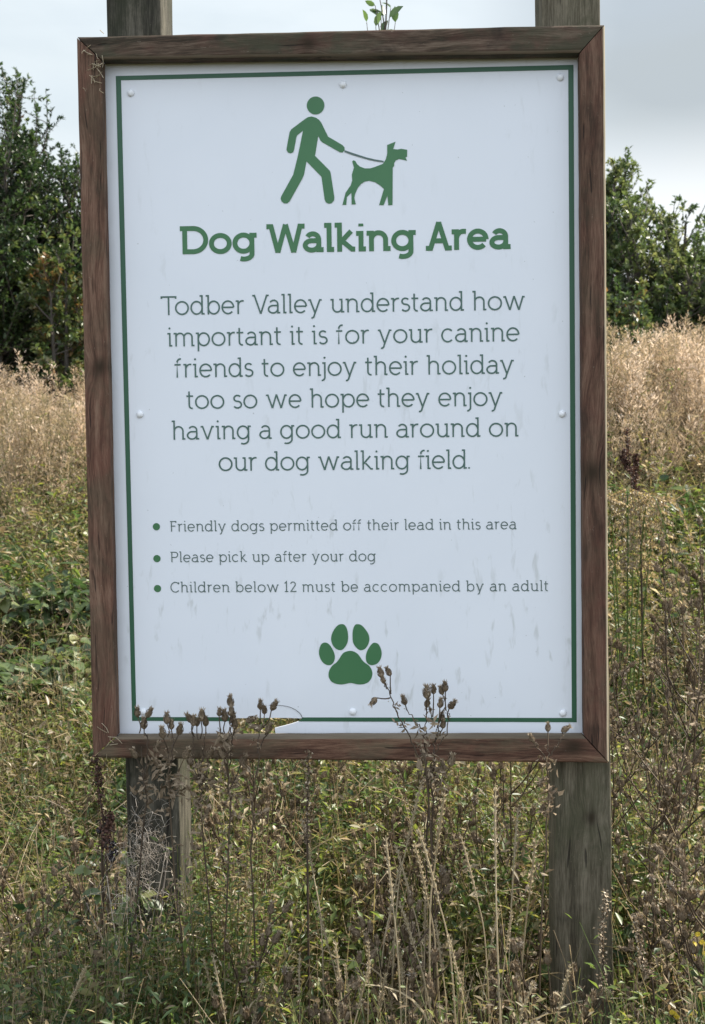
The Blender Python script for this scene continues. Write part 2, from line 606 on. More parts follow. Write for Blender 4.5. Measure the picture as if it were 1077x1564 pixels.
leaf_mat('bramble_leaf', [(0, (.048, .076, .030)), (.5, (.100, .138, .052)), (.8, (.18, .20, .075)), (1, (.27, .24, .09))], .34, .42, .6)
leaf_mat('sapling_leaf', [(0, (.040, .075, .030)), (.5, (.085, .135, .045)), (1, (.20, .25, .09))], .4, .4, .5)
leaf_mat('dead_stem', DARK_STEM, 0, .7, .3)
leaf_mat('thistle_head_brown', [(0, (.080, .058, .038)), (.45, (.190, .142, .092)), (.8, (.32, .25, .17)), (1, (.55, .46, .34))], .1, .75, .25)
leaf_mat('dock_seed', [(0, (.026, .014, .011)), (.5, (.075, .036, .026)), (1, (.16, .085, .058))], .1, .65, .3)
leaf_mat('straw', [(0, (.20, .16, .095)), (.5, (.40, .33, .215)), (1, (.60, .52, .38))], .25, .6, .3)
leaf_mat('fluff', [(0, (.22, .19, .16)), (.6, (.40, .36, .31)), (1, (.66, .62, .57))], .4, .8, .2)
leaf_mat('bark', [(0, (.035, .028, .022)), (.5, (.075, .064, .052)), (1, (.15, .13, .11))], 0, .85, .2)
leaf_mat('berry_black', [(0, (.006, .005, .008)), (1, (.020, .010, .016))], 0, .25, .6)
leaf_mat('ragwort_yellow', [(0, (.42, .30, .02)), (1, (.66, .52, .05))], .3, .5, .3)

# ------------------------------------------------------------------ ground
def make_ground():
    xs = np.concatenate([np.linspace(-400, -8, 14)[:-1], np.linspace(-8, 8, 90), np.linspace(8, 400, 14)[1:]])
    ys = np.concatenate([np.linspace(-60, -3, 8)[:-1], np.linspace(-3, 12, 90), np.linspace(12, 900, 22)[1:]])
    gx, gy = np.meshgrid(xs, ys, indexing='ij')
    gz = ground_z(gx, gy)
    n, k = gx.shape
    v = np.stack([gx, gy, gz], -1).reshape(-1, 3)
    i = np.arange(n * k).reshape(n, k)
    f = np.stack([i[:-1, :-1], i[1:, :-1], i[1:, 1:], i[:-1, 1:]], -1).reshape(-1, 4)
    B = Batch()
    B.add(v, f4=f)
    simple_mat('soil', (.030, .026, .016), (.075, .070, .035), 9, .95, (1, 1, 1), .6, .1)
    o = B.build('ground', MAT['soil'], smooth=True)
    tag(o, kind='structure')


make_ground()

# ------------------------------------------------------------------ lettering: a drawn slab alphabet
XH, ASC = 0.725, 1.03


def arc(cx, cy, rx, ry, a0, a1, n=None):
    n = n or max(6, int(abs(a1 - a0) / 7.5))
    return [(cx + rx * math.cos(R(a)), cy + ry * math.sin(R(a))) for a in np.linspace(a0, a1, n + 1)]


def glyph(ch, s):
    """-> list of (points, closed), advance; unit = cap height, s = stroke width"""
    h = s / 2
    q = .085
    xs = q + h
    S = []
    ov = .012
    bw = .0 if s < .12 else .035                     # bold letters are a touch wider

    def L(*p):
        S.append((list(p), False))

    def P(*parts):
        pts = []
        for p in parts:
            pts += p if isinstance(p, list) else [p]
        S.append((pts, False))

    def ring(cx, cy, rx, ry):
        S.append((arc(cx, cy, rx, ry, 0, 360)[:-1], True))
    ryo = XH / 2 - h + ov
    if ch == ' ':
        return S, .30
    if ch == 'o':
        rx = .375 + bw - h
        ring(.375 + bw, XH / 2, rx, ryo)
        return S, .75 + 2 * bw
    if ch in 'nhmu':
        w = .47 if ch != 'm' else .43
        w += bw
        r_ = min(.25, w / 2)
        top = XH - h if ch != 'h' else ASC - h
        if ch == 'u':
            L((0, XH - h), (xs, XH - h), (xs, .26))
            P((xs, .27), arc(xs + w / 2, r_ + h - ov, w / 2, r_, 180, 360), (xs + w, .27))
            L((xs + w - xs, XH - h), (xs + w, XH - h), (xs + w, h), (xs + w + xs, h))
            return S, 2 * xs + w
        L((0, top), (xs, top), (xs, 0))
        x = xs
        for k in range(2 if ch == 'm' else 1):
            P((x, XH - h - r_ - .06), arc(x + w / 2, XH - h - r_ + ov, w / 2, r_, 180, 0), (x + w, XH - .4))
            x += w
            if ch == 'm' and k == 0:
                L((x, XH - .38), (x, 0))
            else:
                L((x, XH - .38), (x, h), (x + xs, h))
        return S, x + xs
    if ch == 'r':
        L((0, XH - h), (xs, XH - h), (xs, 0))
        P((xs, XH - .36), arc(xs + .235, XH - h - .27 + ov, .235, .27, 180, 88), (xs + .30 + bw, XH - h + ov - .004))
        return S, xs + .30 + bw + .01
    if ch in 'il':
        t = XH if ch == 'i' else ASC
        L((0, t - h), (xs, t - h), (xs, h), (xs + xs, h))
        if ch == 'i':
            d = max(.055, h)
            S.append((arc(xs - .01, .96, d * .5, d * .5, 0, 360)[:-1] if s < .12 else [(xs - d * .5, .93), (xs + d * .5, .93), (xs + d * .5, .93 + .01), (xs - d * .5, .94)], True, d))
        return S, 2 * xs
    if ch == 'j':
        P((0, XH - h), (xs, XH - h), (xs, -.06), arc(xs - .19, -.07, .19, .20 - h + .02, 0, -85))
        S.append((arc(xs - .01, .96, .0275, .0275, 0, 360)[:-1], True, .055))
        return S, xs + h + .03
    if ch in 'bpdg':
        rx = .315 + bw - h / 2
        if ch in 'bp':
            L((0, (ASC if ch == 'b' else XH) - h), (xs, (ASC if ch == 'b' else XH) - h), (xs, 0 if ch == 'b' else -.28))
            ring(xs + rx, XH / 2, rx, ryo)
            return S, xs + 2 * rx + h
        ring(h + rx, XH / 2, rx, ryo)
        x = h + 2 * rx
        if ch == 'd':
            L((x - xs, ASC - h), (x, ASC - h), (x, h), (x + xs, h))
        else:
            P((x + xs, XH - h), (x, XH - h), (x, -.02), arc(x - rx * .93, -.02, rx * .93, .27 - h, 0, -118))
        return S, x + xs
    if ch == 'a':
        x = .54 + bw
        P(arc(x - .215, XH - h - .205 + ov, .215, .205, 150, 0), (x, h), (x + xs, h))
        yt = XH * .6 - h * .3
        ry = (yt - h + ov) / 2
        P((x, yt), arc(x - .25, h - ov + ry, .29 - h + bw, ry, 90, 270), arc(x - .25, h - ov + ry * 1.25, .25, ry * 1.25, 270, 350))
        return S, x + xs
    if ch == 'e':
        rx = .345 + bw - h
        P((h + .01, XH * .5), (h + 2 * rx, XH * .5))
        P((h + 2 * rx, XH * .5), arc(h + rx, XH / 2, rx, ryo, 4, 318))
        return S, 2 * rx + 2 * h
    if ch == 'c':
        rx = .345 - h
        P(arc(h + rx, XH / 2, rx, ryo, 45, 316))
        return S, h + 2 * rx * .93 + h
    if ch == 's':
        r1 = (XH - 2 * h + 2 * ov) * .235
        r2 = (XH - 2 * h + 2 * ov) * .265
        y1 = XH - h + ov - r1
        y2 = h - ov + r2
        P(arc(.25, y1, .19 - h * .2, r1, 35, 270), arc(.25, y2, .215 - h * .2, r2, 90, -148))
        return S, .49
    if ch in 'vyw':
        q2 = .075
        if ch == 'w':
            x0 = q2 + h * .6
            a, b, c, d = x0, x0 + .25, x0 + .47, x0 + .72
            e = x0 + .94
            L((a, XH), (b, 0)), L((b, 0), (c, XH)), L((c, XH), (d, 0)), L((d, 0), (e, XH))
            L((a - q2 - h * .3, XH - h), (a + h, XH - h)), L((e - h, XH - h), (e + q2 + h * .3, XH - h))
            return S, e + x0
        x0 = q2 + h * .6
        w = .54
        b = x0 + w / 2
        L((x0 - q2 - h * .3, XH - h), (x0 + h, XH - h)), L((x0 + w - h, XH - h), (x0 + w + q2 + h * .3, XH - h))
        L((x0, XH), (b, 0 if ch == 'v' else -.02))
        if ch == 'v':
            L((b, 0), (x0 + w, XH))
        else:
            k = (w / 2) / XH
            P((x0 + w, XH), (b - .10 * k, -.10), arc(b - .17, -.10, .13, .17 - h + .03, -8, -105))
        return S, w + 2 * x0
    if ch == 't':
        P((.145, .93), (.145, .22), arc(.145 + .15, .15 + h - ov + .02, .15, .17, 180, 285))
        L((0, XH - h), (.36, XH - h))
        return S, .38
    if ch == 'f':
        P((.14, 0), (.14, .80), arc(.14 + .17, ASC - h - .20, .17, .20, 180, 75))
        L((0, XH - h), (.33, XH - h))
        return S, .40
    if ch == 'k':
        L((0, ASC - h), (xs, ASC - h), (xs, 0))
        L((xs, XH * .40), (xs + .38 + bw, XH - .0))
        P((xs + .13, XH * .48), (xs + .41 + bw, h), (xs + .52 + bw, h))
        return S, xs + .53 + bw
    if ch == 'T':
        L((h, 1 - .14), (h, 1 - h), (.85 - h, 1 - h), (.85 - h, 1 - .14))
        L((.425, 1 - h), (.425, 0))
        return S, .85
    if ch in 'VWA':
        if ch == 'V':
            a, b, c = .10, .44, .78
            L((a, 1), (b, 0)), L((b, 0), (c, 1))
            L((0, 1 - h), (a + h, 1 - h)), L((c - h, 1 - h), (.88, 1 - h))
            return S, .88
        if ch == 'W':
            a, b, c, d, e = .15, .40, .685, .97, 1.22
            L((a, 1), (b, h * .1)), L((b, h * .1), (c, 1)), L((c, 1), (d, h * .1)), L((d, h * .1), (e, 1))
            L((b - h * .9, h), (b + h * .9, h)), L((d - h * .9, h), (d + h * .9, h)), L((c - h * .8, 1 - h), (c + h * .8, 1 - h))
            L((0, 1 - h * .8), (a + h, 1 - h * .8)), L((e - h, 1 - h * .8), (1.37, 1 - h * .8))
            return S, 1.37
        a, b, c = .15, .46, .77
        L((a, 0), (b, 1 - h * .2)), L((b, 1 - h * .2), (c, 0)), L((b - h * .8, 1 - h), (b + h * .8, 1 - h))
        L((.27, .33), (.65, .33))
        L((0, h * .8), (a + h, h * .8)), L((c - h, h * .8), (.92, h * .8))
        return S, .92
    if ch == 'D':
        P((0, 1 - h), (xs + .30, 1 - h), arc(xs + .30, .5, .46, .5 - h, 90, -90), (xs, h), (xs, 1 - h))
        return S, xs + .76 + h
    if ch == 'P':
        P((0, 1 - h), (xs + .30, 1 - h), arc(xs + .30, .73 - h * .5, .26, .27 - h * .5, 90, -90), (xs, .46))
        L((xs, 1 - h), (xs, 0))
        return S, xs + .56 + h
    if ch == 'F':
        P((0, 1 - h), (.60 - h, 1 - h), (.60 - h, .84))
        L((xs, 1 - h), (xs, 0)), L((xs, .52), (.50, .52))
        return S, .62
    if ch == 'C':
        P((.80, .97), (.80, .80))
        P(arc(.47, .5, .47 - h, .5 - h + ov, 38, 318))
        return S, .84
    if ch == '1':
        P((0, .82), (.17, 1 - h * .4), (.17, 0))
        L((0, h), (.34, h))
        return S, .38
    if ch == '2':
        P(arc(.27, .73, .22, .27 - h, 165, -30), (h + .02, h), (.54, h), (.54, .12))
        return S, .58
    if ch == '.':
        d = .10
        S.append((arc(.05, .045, .022, .022, 0, 360)[:-1], True, .055))
        return S, .12
    raise KeyError(ch)


def offset_strip(pts, closed, w):
    """convex quads that cover a stroke of width w along pts, with mitred joints"""
    pts = [np.array(p, float) for p in pts]
    clean = [pts[0]]
    for p in pts[1:]:
        if np.linalg.norm(p - clean[-1]) > 1e-5:
            clean.append(p)
    pts = clean
    n = len(pts)
    Lh, Rh = [], []
    for i in range(n):
        a = pts[i - 1] if (i > 0 or closed) else None
        b = pts[(i + 1) % n] if (i < n - 1 or closed) else None
        d1 = (pts[i] - a) / np.linalg.norm(pts[i] - a) if a is not None else None
        d2 = (b - pts[i]) / np.linalg.norm(b - pts[i]) if b is not None else None
        if d1 is None:
            d1 = d2
        if d2 is None:
            d2 = d1
        n1_, n2_ = np.array([-d1[1], d1[0]]), np.array([-d2[1], d2[0]])
        mt = n1_ + n2_
        mt = mt / max(np.linalg.norm(mt), 1e-6)
        k = min(1 / max(mt @ n1_, .2), 2.5)
        Lh.append(pts[i] + mt * k * w / 2)
        Rh.append(pts[i] - mt * k * w / 2)
    out = []
    for i in range(n if closed else n - 1):
        j = (i + 1) % n
        out.append([Rh[i], Rh[j], Lh[j], Lh[i]])
    return out


def fill2d(V, polys):
    """triangles covering the union of the polygons (no overlaps), from a constrained triangulation"""
    E = []
    for f in polys:
        E += [(f[i], f[(i + 1) % len(f)]) for i in range(len(f))]
    r_ = delaunay_2d_cdt([Vector((float(p[0]), float(p[1]))) for p in V], E, [], 0, 1e-6)
    P = np.array([(p[0], p[1]) for p in r_[0]])
    T = np.array([f for f in r_[2] if len(f) == 3])
    c = P[T].mean(1)
    keep = np.zeros(len(T), bool)
    for f in polys:
        q = np.array([V[i] for i in f], float)
        ins = np.zeros(len(T), bool)
        for i in range(len(q)):
            a, b = q[i], q[(i + 1) % len(q)]
            cond = (a[1] > c[:, 1]) != (b[1] > c[:, 1])
            xx = a[0] + (c[:, 1] - a[1]) * (b[0] - a[0]) / (b[1] - a[1] if b[1] != a[1] else 1e-12)
            ins ^= cond & (c[:, 0] < xx)
        keep |= ins
    T = T[keep]
    # face the viewer (who stands at -Y): x right, z up, so counter-clockwise
    A, B_, C_ = P[T[:, 0]], P[T[:, 1]], P[T[:, 2]]
    ar = (B_[:, 0] - A[:, 0]) * (C_[:, 1] - A[:, 1]) - (B_[:, 1] - A[:, 1]) * (C_[:, 0] - A[:, 0])
    T[ar < 0] = T[ar < 0][:, ::-1]
    return [tuple(p) for p in P], [tuple(int(k) for k in t) for t in T]


_cache = {}


def glyph_mesh(ch, s):
    key = (ch, round(s, 4))
    if key not in _cache:
        strokes, adv = glyph(ch, s)
        V, F = [], []
        for st in strokes:
            w = st[2] if len(st) > 2 else s
            for quad in offset_strip(st[0], st[1], w):
                F.append(list(range(len(V), len(V) + 4)))
                V += [(float(p[0]), float(p[1])) for p in quad]
        if F:
            vs, fs = fill2d(V, F)
        else:
            vs, fs = [], []
        _cache[key] = (vs, fs, adv)
    return _cache[key]


def text_line(name, text, x0, x1, z0, z1, cap, s, material, parent, y=-.0007):
    """lettering printed on the panel between x0 and x1, baseline from z0 to z1"""
    sb = .075 if s < .12 else .045
    pen = 0.0
    items = []
    kern = {'To': -.16, 'Va': -.14, 'Wa': -.10, 'ry': -.03, 'fi': -.06, 'ff': -.05, 'ft': -.04, 'ay': -.03, 'ey': -.02, 'jo': .0, 'ow': -.02, 'oy': -.03, 'Ar': -.03}
    for i, c in enumerate(text):
        vs, fs, adv = glyph_mesh(c, s)
        items.append((pen, vs, fs))
        pen += adv + sb * cap / cap
        pen += kern.get(text[i:i + 2], 0)
    nat = (pen - sb) * cap
    extra = ((x1 - x0) - nat) / (len(text) - 1)            # even tracking so that the line has its measured length
    V, F = [], []
    for i, (pn, vs, fs) in enumerate(items):
        b = len(V)
        ox = x0 + pn * cap + extra * i
        for p in vs:
            x = ox + p[0] * cap
            V.append((x, y, z0 + (z1 - z0) * (x - x0) / (x1 - x0) + p[1] * cap))
        F += [[b + k for k in f] for f in fs]
    me = bpy.data.meshes.new(name)
    me.from_pydata(V, [], F)
    me.update()
    print('TEXT', text[:20], 'extra/cap', round(extra / cap, 3))
    return link_mesh(name, me, material, parent)


# ------------------------------------------------------------------ the notice board
def flat_shape(name, pts, material, parent, y=-.0007, smooth=0):
    p = [np.array(q, float) * 1e-4 for q in pts]
    if smooth:
        n = len(p)
        out = []
        for i in range(n):
            a, b, c, d = p[i - 1], p[i], p[(i + 1) % n], p[(i + 2) % n]
            for k in range(smooth):
                t = k / smooth
                out.append(.5 * (2 * b + (c - a) * t + (2 * a - 5 * b + 4 * c - d) * t * t + (3 * b - a - 3 * c + d) * t ** 3))
        p = out
    n = len(p)
    vs, fs = fill2d([(float(a[0]), float(a[1])) for a in p], [list(range(n))])
    me = bpy.data.meshes.new(name)
    me.from_pydata([(v[0], y, v[1]) for v in vs], [], fs)
    me.update()
    return link_mesh(name, me, material, parent)


WALK = [(-584, 5093), (-509, 5071), (-447, 5025), (-410, 4974), (-294, 4729), (-37, 4574), (1, 4531), (2, 4481), (-38, 4440), (-84, 4446), (-401, 4632), (-434, 4665), (-470, 4748), (-533, 4394), (-269, 4122), (-254, 4077), (-194, 3653), (-200, 3591), (-246, 3542), (-302, 3536), (-347, 3561), (-369, 3607), (-422, 4019), (-688, 4299), (-737, 4063), (-763, 4002), (-1004, 3591), (-1048, 3557), (-1106, 3560), (-1149, 3594), (-1166, 3644), (-1155, 3686), (-932, 4068), (-852, 4365), (-806, 4562), (-744, 4846), (-849, 4767), (-867, 4725), (-908, 4515), (-926, 4466), (-977, 4447), (-1022, 4463), (-1047, 4513), (-1041, 4556), (-987, 4827), (-953, 4876), (-698, 5056), (-648, 5084)]
DOG = [(767, 4554), (918, 4610), (874, 4480), (954, 4471), (1017, 4482), (1125, 4462), (1121, 4338), (1091, 4331), (1120, 4269), (1040, 4290), (978, 4302), (920, 4278), (889, 4230), (889, 4180), (863, 4151), (852, 3486), (776, 3487), (763, 3657), (693, 3489), (611, 3491), (701, 3777), (634, 3838), (547, 3898), (439, 3927), (358, 3914), (295, 3878), (231, 3805), (185, 3707), (166, 3632), (193, 3515), (117, 3512), (114, 3721), (33, 3648), (19, 3509), (-49, 3510), (9, 3723), (106, 3858), (132, 3944), (126, 4044), (165, 4167), (136, 4279), (161, 4299), (191, 4286), (224, 4228), (273, 4184), (361, 4150), (462, 4148), (562, 4178), (688, 4224), (740, 4302), (766, 4401)]
LEAD = [(2, 4480), (138, 4431), (388, 4345), (539, 4305), (700, 4275), (700, 4247), (538, 4275), (388, 4313), (137, 4393), (-4, 4450)]
PAW = [[(-2, -4580), (63, -4592), (128, -4632), (171, -4683), (214, -4749), (264, -4800), (343, -4859), (386, -4932), (400, -5005), (377, -5093), (325, -5158), (252, -5192), (180, -5203), (107, -5197), (-2, -5174), (-96, -5191), (-169, -5202), (-256, -5193), (-343, -5157), (-393, -5091), (-407, -5017), (-391, -4937), (-339, -4857), (-266, -4798), (-214, -4740), (-170, -4667), (-126, -4616), (-67, -4590)],
       [(-472, -4425), (-414, -4440), (-364, -4491), (-314, -4579), (-286, -4682), (-302, -4769), (-346, -4827), (-405, -4845), (-477, -4820), (-542, -4746), (-577, -4637), (-568, -4534), (-531, -4454)],
       [(-141, -4087), (-91, -4113), (-55, -4186), (-39, -4303), (-51, -4420), (-95, -4507), (-147, -4558), (-205, -4565), (-270, -4536), (-327, -4462), (-352, -4367), (-332, -4258), (-273, -4156), (-207, -4098)],
       [(134, -4088), (207, -4107), (278, -4181), (335, -4275), (351, -4370), (326, -4465), (274, -4538), (201, -4569), (144, -4552), (86, -4493), (51, -4420), (42, -4303), (53, -4187), (88, -4107)],
       [(456, -4432), (514, -4458), (557, -4539), (573, -4641), (547, -4743), (489, -4815), (401, -4847), (336, -4830), (293, -4778), (283, -4683), (310, -4581), (362, -4494), (413, -4440)]]


def prism(name, quad, y0, y1, material, parent, origin, ang, bevel=.004, wob=.0, edge_mat=None, edge_sel=lambda n_: n_.y < -.30):
    """a timber from a quad outline in the board's plane; its own X runs along the timber"""
    bm = bmesh.new()
    ca, sa = math.cos(ang), math.sin(ang)

    def loc(p, y):
        dx, dz = p[0] - origin[0], p[1] - origin[1]
        return (dx * ca + dz * sa, -dx * sa + dz * ca, -(y))
    f = [bm.verts.new(loc(p, y0)) for p in quad]
    b = [bm.verts.new(loc(p, y1)) for p in quad]
    bm.faces.new(f)
    bm.faces.new(b[::-1])
    for i in range(4):
        j = (i + 1) % 4
        bm.faces.new((f[i], b[i], b[j], f[j]))
    bmesh.ops.recalc_face_normals(bm, faces=bm.faces)
    long_edges = [e for e in bm.edges if abs((e.verts[0].co - e.verts[1].co).x) > .2]
    bmesh.ops.bevel(bm, geom=long_edges, offset=bevel, segments=4, affect='EDGES', profile=.5)
    # a little wander along the timber so that no edge is ruler straight
    if wob:
        cuts = [e for e in bm.edges if abs((e.verts[0].co - e.verts[1].co).x) > .2]
        bmesh.ops.subdivide_edges(bm, edges=cuts, cuts=26, use_grid_fill=True)
        for v in bm.verts:
            if abs(v.co.x) < .62 * 1.0 + 5:
                s1 = math.sin(v.co.x * 23 + v.co.y * 60) * .4 + math.sin(v.co.x * 57 + v.co.z * 80 + 1.3) * .6
                s2 = math.sin(v.co.x * 31 + v.co.z * 70 + 2.0) * .5 + math.sin(v.co.x * 71 + v.co.y * 50) * .5
                v.co.y += wob * s1
                v.co.z += wob * s2 * .7
    if edge_mat is not None:                     # paler faces: painted sunlight on the right rail, worn edges on the others
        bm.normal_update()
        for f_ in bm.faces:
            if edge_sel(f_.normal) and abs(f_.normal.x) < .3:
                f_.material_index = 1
    me = bpy.data.meshes.new(name)
    bm.to_mesh(me)
    bm.free()
    o = link_mesh(name, me, material, parent)
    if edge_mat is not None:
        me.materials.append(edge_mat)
    # local X -> along, local Y -> across, local Z -> towards the viewer
    o.matrix_local = Matrix(((ca, -sa, 0, origin[0]), (0, 0, -1, 0), (sa, ca, 0, origin[1]), (0, 0, 0, 1)))
    return o


def make_board():
    root = empty('notice_board', (0, 0, ZC), 'white dog walking notice in a brown timber frame on two grey posts', 'sign')
    OUT = [(-0.4743, 0.6505), (0.4592, 0.6454), (0.4644, -0.657), (-0.4737, -0.6483)]
    INN = [(-0.4304, 0.6092), (0.4150, 0.5973), (0.4203, -0.6083), (-0.4292, -0.6095)]
    y0, y1 = -.036, -.002
    g = .0011
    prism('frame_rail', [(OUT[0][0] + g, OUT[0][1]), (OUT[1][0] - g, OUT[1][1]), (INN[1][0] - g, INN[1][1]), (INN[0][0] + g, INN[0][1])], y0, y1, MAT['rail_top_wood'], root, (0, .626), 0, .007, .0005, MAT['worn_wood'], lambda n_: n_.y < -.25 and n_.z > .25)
    prism('frame_rail', [(OUT[3][0] + g, OUT[3][1]), (OUT[2][0] - g, OUT[2][1]), (INN[2][0] - g, INN[2][1]), (INN[3][0] + g, INN[3][1])], y0 - .001, y1, MAT['rail_bottom_wood'], root, (0, -.631), 0, .006, .0005, MAT['worn_wood'], lambda n_: n_.y > .35)
    prism('frame_rail', [(OUT[0][0], OUT[0][1] - g), (INN[0][0], INN[0][1] - g), (INN[3][0], INN[3][1] + g), (OUT[3][0], OUT[3][1] + g)], y0 + .0012, y1, MAT['rail_left_wood'], root, (-.452, 0), PI / 2, .006, .0004)
    prism('frame_rail', [(OUT[1][0], OUT[1][1] - g), (INN[1][0], INN[1][1] - g), (INN[2][0], INN[2][1] + g), (OUT[2][0], OUT[2][1] + g)], y0 + .0006, y1, MAT['rail_right_wood'], root, (.4397, 0), PI / 2, .007, .0004, MAT['sunlit_wood'])
    # posts behind the panel, from the soil to well above the frame
    prism('post', [(-.431, .80), (-.331, .80), (-.3195, -1.60), (-.4205, -1.60)], .010, .125, MAT['post_wood_shaded'], root, (-.375, -.35), PI / 2, .004, .0012)
    prism('post', [(.3530, .80), (.4560, .80), (.4860, -1.60), (.3810, -1.60)], .010, .118, MAT['post_wood'], root, (.419, -.35), PI / 2, .004, .0012)

    # panel: thin board, a piece has broken out of its bottom edge
    outline = [(-.452, .628), (.438, .622), (.442, -.617), (-.140, -.617), (-.1412, -.6011), (-.1169, -.5950), (-.0974, -.5889), (-.0890, -.5833),
               (-.1200, -.5822), (-.165, -.5822), (-.2175, -.5828), (-.2204, -.617), (-.452, -.617)]
    vs, fs = fill2d(outline, [list(range(len(outline)))])
    bm = bmesh.new()
    fr = [bm.verts.new((v[0], 0, v[1])) for v in vs]
    bk = [bm.verts.new((v[0], .003, v[1])) for v in vs]
    for f in fs:
        bm.faces.new([fr[k] for k in f])
        bm.faces.new([bk[k] for k in reversed(f)])
    n = len(outline)
    order = [min(range(len(vs)), key=lambda k: (vs[k][0] - p[0]) ** 2 + (vs[k][1] - p[1]) ** 2) for p in outline]
    for i in range(n):
        a, b = order[i], order[(i + 1) % n]
        bm.faces.new((fr[a], bk[a], bk[b], fr[b]))
    bmesh.ops.recalc_face_normals(bm, faces=bm.faces)
    me = bpy.data.meshes.new('panel')
    bm.to_mesh(me)
    bm.free()
    panel = link_mesh('panel', me, MAT['sign_white'], root)

    # green border line, interrupted at the broken edge
    O = [(-.4128, .5903), (.4087, .5879), (.4115, -.5905), (-.4071, -.5875)]
    I = [(-.4033, .5825), (.3994, .5795), (.4026, -.5826), (-.3990, -.5802)]
    yb = -.0007
    V = [(p[0], yb, p[1]) for p in O + I]

    def on(a, b, x):
        t = (x - a[0]) / (b[0] - a[0])
        return a[1] + (b[1] - a[1]) * t
    xa, xb = -.2176, -.0890
    V += [(xa, yb, on(O[2], O[3], xa)), (xa, yb, on(I[2], I[3], xa)), (-.0974, yb, on(O[2], O[3], -.0974)), (xb, yb, on(I[2], I[3], xb))]
    F = [(0, 1, 5, 4), (1, 2, 6, 5), (3, 0, 4, 7), (3, 7, 9, 8), (10, 11, 6, 2)]
    me = bpy.data.meshes.new('border_line')
    me.from_pydata(V, [], F)
    me.update()
    link_mesh('border_line', me, MAT['print_border'], panel)
    # fine crack running from the broken edge
    Bc = Batch()
    ck = curve([(-.0895, -.0009, -.583), (-.094, -.0009, -.574), (-.104, -.0009, -.566), (-.118, -.0009, -.5605), (-.139, -.0009, -.558), (-.152, -.0009, -.5585)], 14)
    tubes(Bc, ck[None], np.linspace(.0006, .0003, 14)[None], .2, 3)
    Bc.build('crack', MAT['dead_stem'], panel)

    walker = flat_shape('walker_pictogram', WALK, MAT['print_green'], panel)
    flat_shape('walker_head', [(10 * (-51.1 + 15.9 * math.cos(a)), 10 * (528.6 + 15.9 * math.sin(a))) for a in np.linspace(0, 2 * PI, 41)[:-1]], MAT['print_green'], panel)
    flat_shape('lead_pictogram', LEAD, MAT['print_lead'], panel, -.0010)
    flat_shape('dog_pictogram', DOG, MAT['print_green'], panel)
    for i, p in enumerate(PAW):
        flat_shape('paw_pad' if i == 0 else 'paw_toe', p, MAT['print_green'], panel, smooth=5)
    for u, w in ((-.3546, -.2269), (-.3547, -.2857), (-.3547, -.3411)):
        flat_shape('bullet_dot', [(1e4 * (u + .0067 * math.cos(a)), 1e4 * (w + .0067 * math.sin(a))) for a in np.linspace(0, 2 * PI, 33)[:-1]], MAT['print_green'], panel)
    T = lambda name, s, a, b, cap, w, mt: text_line(name, s, a[0], b[0], a[1], b[1], cap, w, MAT[mt], panel)
    T('title_lettering', 'Dog Walking Area', (-.3011, .2685), (.2960, .2663), .0505, .174, 'print_green')
    for s, a, b in (('Todber Valley understand how', (-.3388, .1593), (.3212, .1577)),
                    ('important it is for your canine', (-.3275, .1021), (.3111, .1017)),
                    ('friends to enjoy their holiday', (-.3155, .0456), (.3011, .0438)),
                    ('too so we hope they enjoy', (-.2946, -.0118), (.2802, -.0138)),
                    ('having a good run around on', (-.3226, -.0677), (.3084, -.0693)),
                    ('our dog walking field.', (-.2374, -.1258), (.2216, -.1266))):
        T('message_lettering', s, a, b, .0342, .085, 'print_dark')
    for s, a, b in (('Friendly dogs permitted off their lead in this area', (-.3292, -.2361), (.3041, -.2371)),
                    ('Please pick up after your dog', (-.3295, -.2927), (.0482, -.2935)),
                    ('Children below 12 must be accompanied by an adult', (-.3306, -.3485), (.3608, -.3501))):
        T('rule_lettering', s, a, b, .0194, .092, 'print_small')

    # white screw caps
    bm = bmesh.new()
    bmesh.ops.create_uvsphere(bm, u_segments=20, v_segments=10, radius=.0068)
    for v in bm.verts:
        v.co.y = min(v.co.y, 0) * .75
    bmesh.ops.remove_doubles(bm, verts=bm.verts, dist=1e-5)
    me = bpy.data.meshes.new('screw_cap')
    bm.to_mesh(me)
    bm.free()
    me.materials.append(MAT['screw_white'])
    me.polygons.foreach_set('use_smooth', [True] * len(me.polygons))
    for u, w in ((-.3859, .5593), (-.0014, .5643), (.3855, .5667), (-.3809, -.0207), (.3871, -.0297), (-.3859, -.5704), (.0031, -.5708), (.3866, -.5736)):
        o = bpy.data.objects.new('screw_cap', me)
        COL.objects.link(o)
        o.parent = root
        o.location = (u, -.0002, w)
    # pale dry grass caught in the corner joints
    for cx, cz, n, sp in ((-.440, .602, 26, .022), (-.438, -.612, 8, .014)):
        Bs = Batch()
        for k in range(n):
            p0 = np.array([cx + random.gauss(0, sp * .5), -.0375 - random.random() * .003, cz + random.gauss(-.01, sp)])
            d = np.array([random.gauss(0, .4), 0, random.gauss(-.3, .8)])
            d = d / np.linalg.norm(d) * random.uniform(.006, .022)
            c = curve([p0, p0 + d * .5 + np.array([random.gauss(0, .002), -.001, 0]), p0 + d], 5)
            tubes(Bs, c[None], np.full((1, 5), .0007), random.uniform(.3, 1), 3)
        Bs.build('straw_wisp', MAT['straw'], root)
    return root


make_board()

